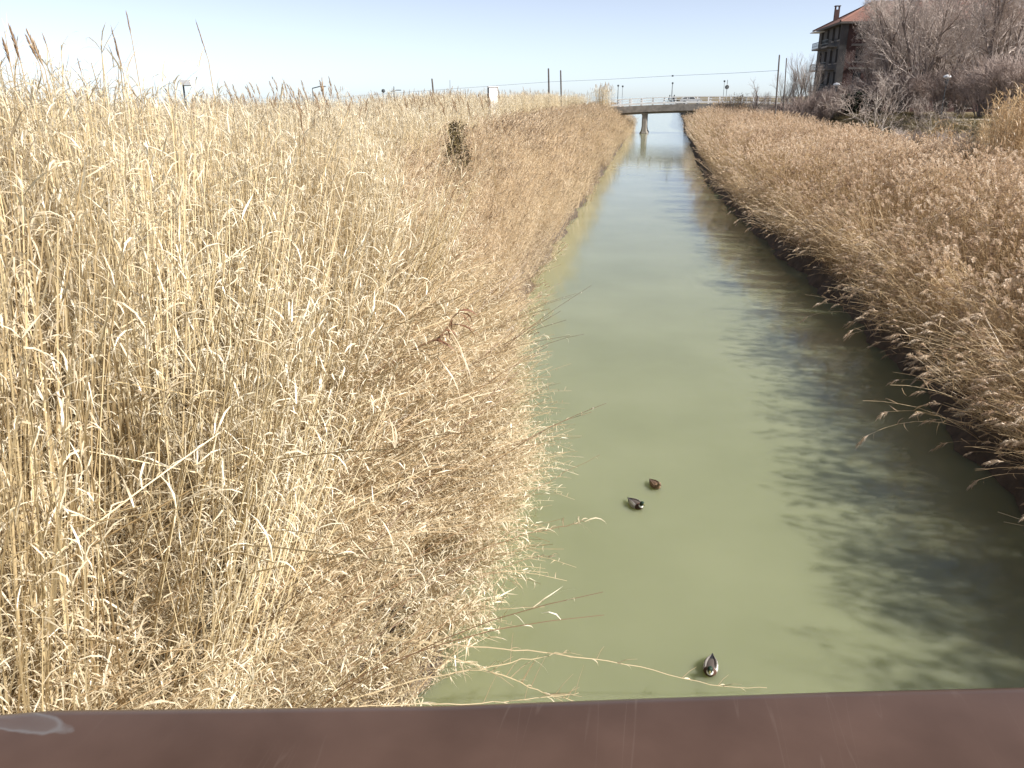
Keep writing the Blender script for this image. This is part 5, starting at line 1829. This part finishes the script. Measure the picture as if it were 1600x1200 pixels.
# ------------------------------------------------------------------ ducks
def build_duck(px, py, heading, label, hen=False, size=1.0):
    c = on_z(px, py, 0.0)
    root = thing('duck', (c.x, c.y, 0.0), label, 'duck', 'ducks on the canal', heading)
    root.scale = (size,) * 3
    rings = [  # x, z, half width, half height, pitch of the ring
        (-0.300, 0.085, 0.006, 0.005, 20), (-0.255, 0.070, 0.030, 0.014, 15), (-0.205, 0.055, 0.055, 0.034, 10), (-0.14, 0.045, 0.088, 0.062, 5),
        (-0.06, 0.042, 0.112, 0.082, 0), (0.03, 0.042, 0.118, 0.086, 0), (0.11, 0.050, 0.104, 0.080, -8), (0.165, 0.068, 0.075, 0.066, -30),
        (0.188, 0.098, 0.052, 0.052, -60), (0.197, 0.125, 0.041, 0.042, -80), (0.205, 0.150, 0.042, 0.044, -75), (0.218, 0.178, 0.045, 0.048, -45),
        (0.240, 0.192, 0.040, 0.040, -15), (0.262, 0.190, 0.026, 0.026, 5), (0.276, 0.183, 0.008, 0.010, 10)]
    N = 14
    q = MB()
    for x, z, w_, h, pt in rings:
        a = R(pt)
        for j in range(N):
            t = 2 * math.pi * j / N
            cy, cz = w_ * math.cos(t), h * math.sin(t)
            q.v.append((x + cz * math.sin(a), cy, z + cz * math.cos(a)))
    # material by ring: 0 tail, 1 flank, 2 breast, 3 collar, 4 head, 5 back
    by = [0, 0, 0, 1, 1, 1, 2, 2, 3, 4, 4, 4, 4, 4]
    for i in range(len(rings) - 1):
        for j in range(N):
            q.f.append((i * N + j, i * N + (j + 1) % N, (i + 1) * N + (j + 1) % N, (i + 1) * N + j))
            m_ = by[i]
            if m_ == 1 and 2 <= j <= 4:
                m_ = 5
            q.m.append(m_)
    q.f.append(tuple(range(N))[::-1]); q.m.append(0)
    q.f.append(tuple((len(rings) - 1) * N + j for j in range(N))); q.m.append(4)
    if hen:
        ms = [M['hen_dark'], M['hen'], M['hen'], M['hen'], M['hen_head'], M['hen_dark']]
    else:
        ms = [M['duck_black'], M['duck_flank'], M['duck_breast'], M['duck_white'], M['duck_head'], M['duck_back']]
    q.build('body', ms, root, smoothed=True)
    q = MB()
    bl = [(0.268, 0.183, 0.017, 0.013), (0.295, 0.176, 0.018, 0.009), (0.320, 0.170, 0.016, 0.005), (0.330, 0.168, 0.008, 0.003)]
    for x, z, w_, h in bl:
        for j in range(8):
            t = 2 * math.pi * j / 8
            q.v.append((x, w_ * math.cos(t), z + h * math.sin(t)))
    for i in range(3):
        for j in range(8):
            q.f.append((i * 8 + j, i * 8 + (j + 1) % 8, (i + 1) * 8 + (j + 1) % 8, (i + 1) * 8 + j)); q.m.append(0)
    q.f.append(tuple(24 + j for j in range(8))); q.m.append(0)
    q.build('bill', M['hen_dark'] if hen else M['duck_bill'], root, smoothed=True)
    for s in (-1, 1):
        q = MB()
        prof = [(-0.27, 0.012, 0.082, 0.004), (-0.19, 0.040, 0.090, 0.016), (-0.10, 0.070, 0.100, 0.030), (0.0, 0.085, 0.105, 0.034), (0.07, 0.085, 0.095, 0.030), (0.11, 0.075, 0.080, 0.006)]
        for x, yc, z, r_ in prof:
            for j in range(8):
                t = 2 * math.pi * j / 8
                q.v.append((x, s * (yc + r_ * 0.75 * math.cos(t)), z + r_ * math.sin(t)))
        for i in range(len(prof) - 1):
            for j in range(8):
                f = (i * 8 + j, i * 8 + (j + 1) % 8, (i + 1) * 8 + (j + 1) % 8, (i + 1) * 8 + j)
                q.f.append(f if s > 0 else f[::-1]); q.m.append(1 if j in (0, 7) else 0)
        q.build('wing', [M['hen_dark'], M['hen']] if hen else [M['duck_wing'], M['duck_white']], root, smoothed=True)
    for s in (-1, 1):
        q = MB(); q.tube([(0.248, s * 0.033, 0.198), (0.248, s * 0.039, 0.198)], [0.006, 0.004], 6, cap=True); q.build('eye', M['rubber'], root)


for nm, c1, c2 in (('duck_black', (0.02, 0.02, 0.022), (0.012, 0.012, 0.014)), ('duck_flank', (0.45, 0.43, 0.40), (0.30, 0.28, 0.26)), ('duck_breast', (0.075, 0.035, 0.022), (0.05, 0.025, 0.015)),
                   ('duck_white', (0.80, 0.79, 0.75), (0.72, 0.71, 0.68)), ('duck_head', (0.012, 0.035, 0.02), (0.008, 0.02, 0.012)), ('duck_back', (0.09, 0.07, 0.06), (0.06, 0.05, 0.04)),
                   ('duck_wing', (0.20, 0.18, 0.16), (0.09, 0.08, 0.07)), ('duck_bill', (0.13, 0.12, 0.04), (0.1, 0.09, 0.03)), ('hen', (0.30, 0.20, 0.12), (0.09, 0.055, 0.03)),
                   ('hen_dark', (0.14, 0.085, 0.05), (0.05, 0.03, 0.018)), ('hen_head', (0.24, 0.165, 0.10), (0.12, 0.08, 0.05))):
    M[nm] = mat_plain(nm, c1, c2, 30.0, 0.6)

build_duck(1110, 1046, R(-98), 'drake floating nearest the handrail, breast towards the viewer', size=0.82)
build_duck(993, 791, R(-52), 'drake with pale grey back, left of the brown duck', size=0.82)
build_duck(1023, 760, R(-62), 'brown mottled duck, furthest out of the three on the canal', hen=True, size=0.74)
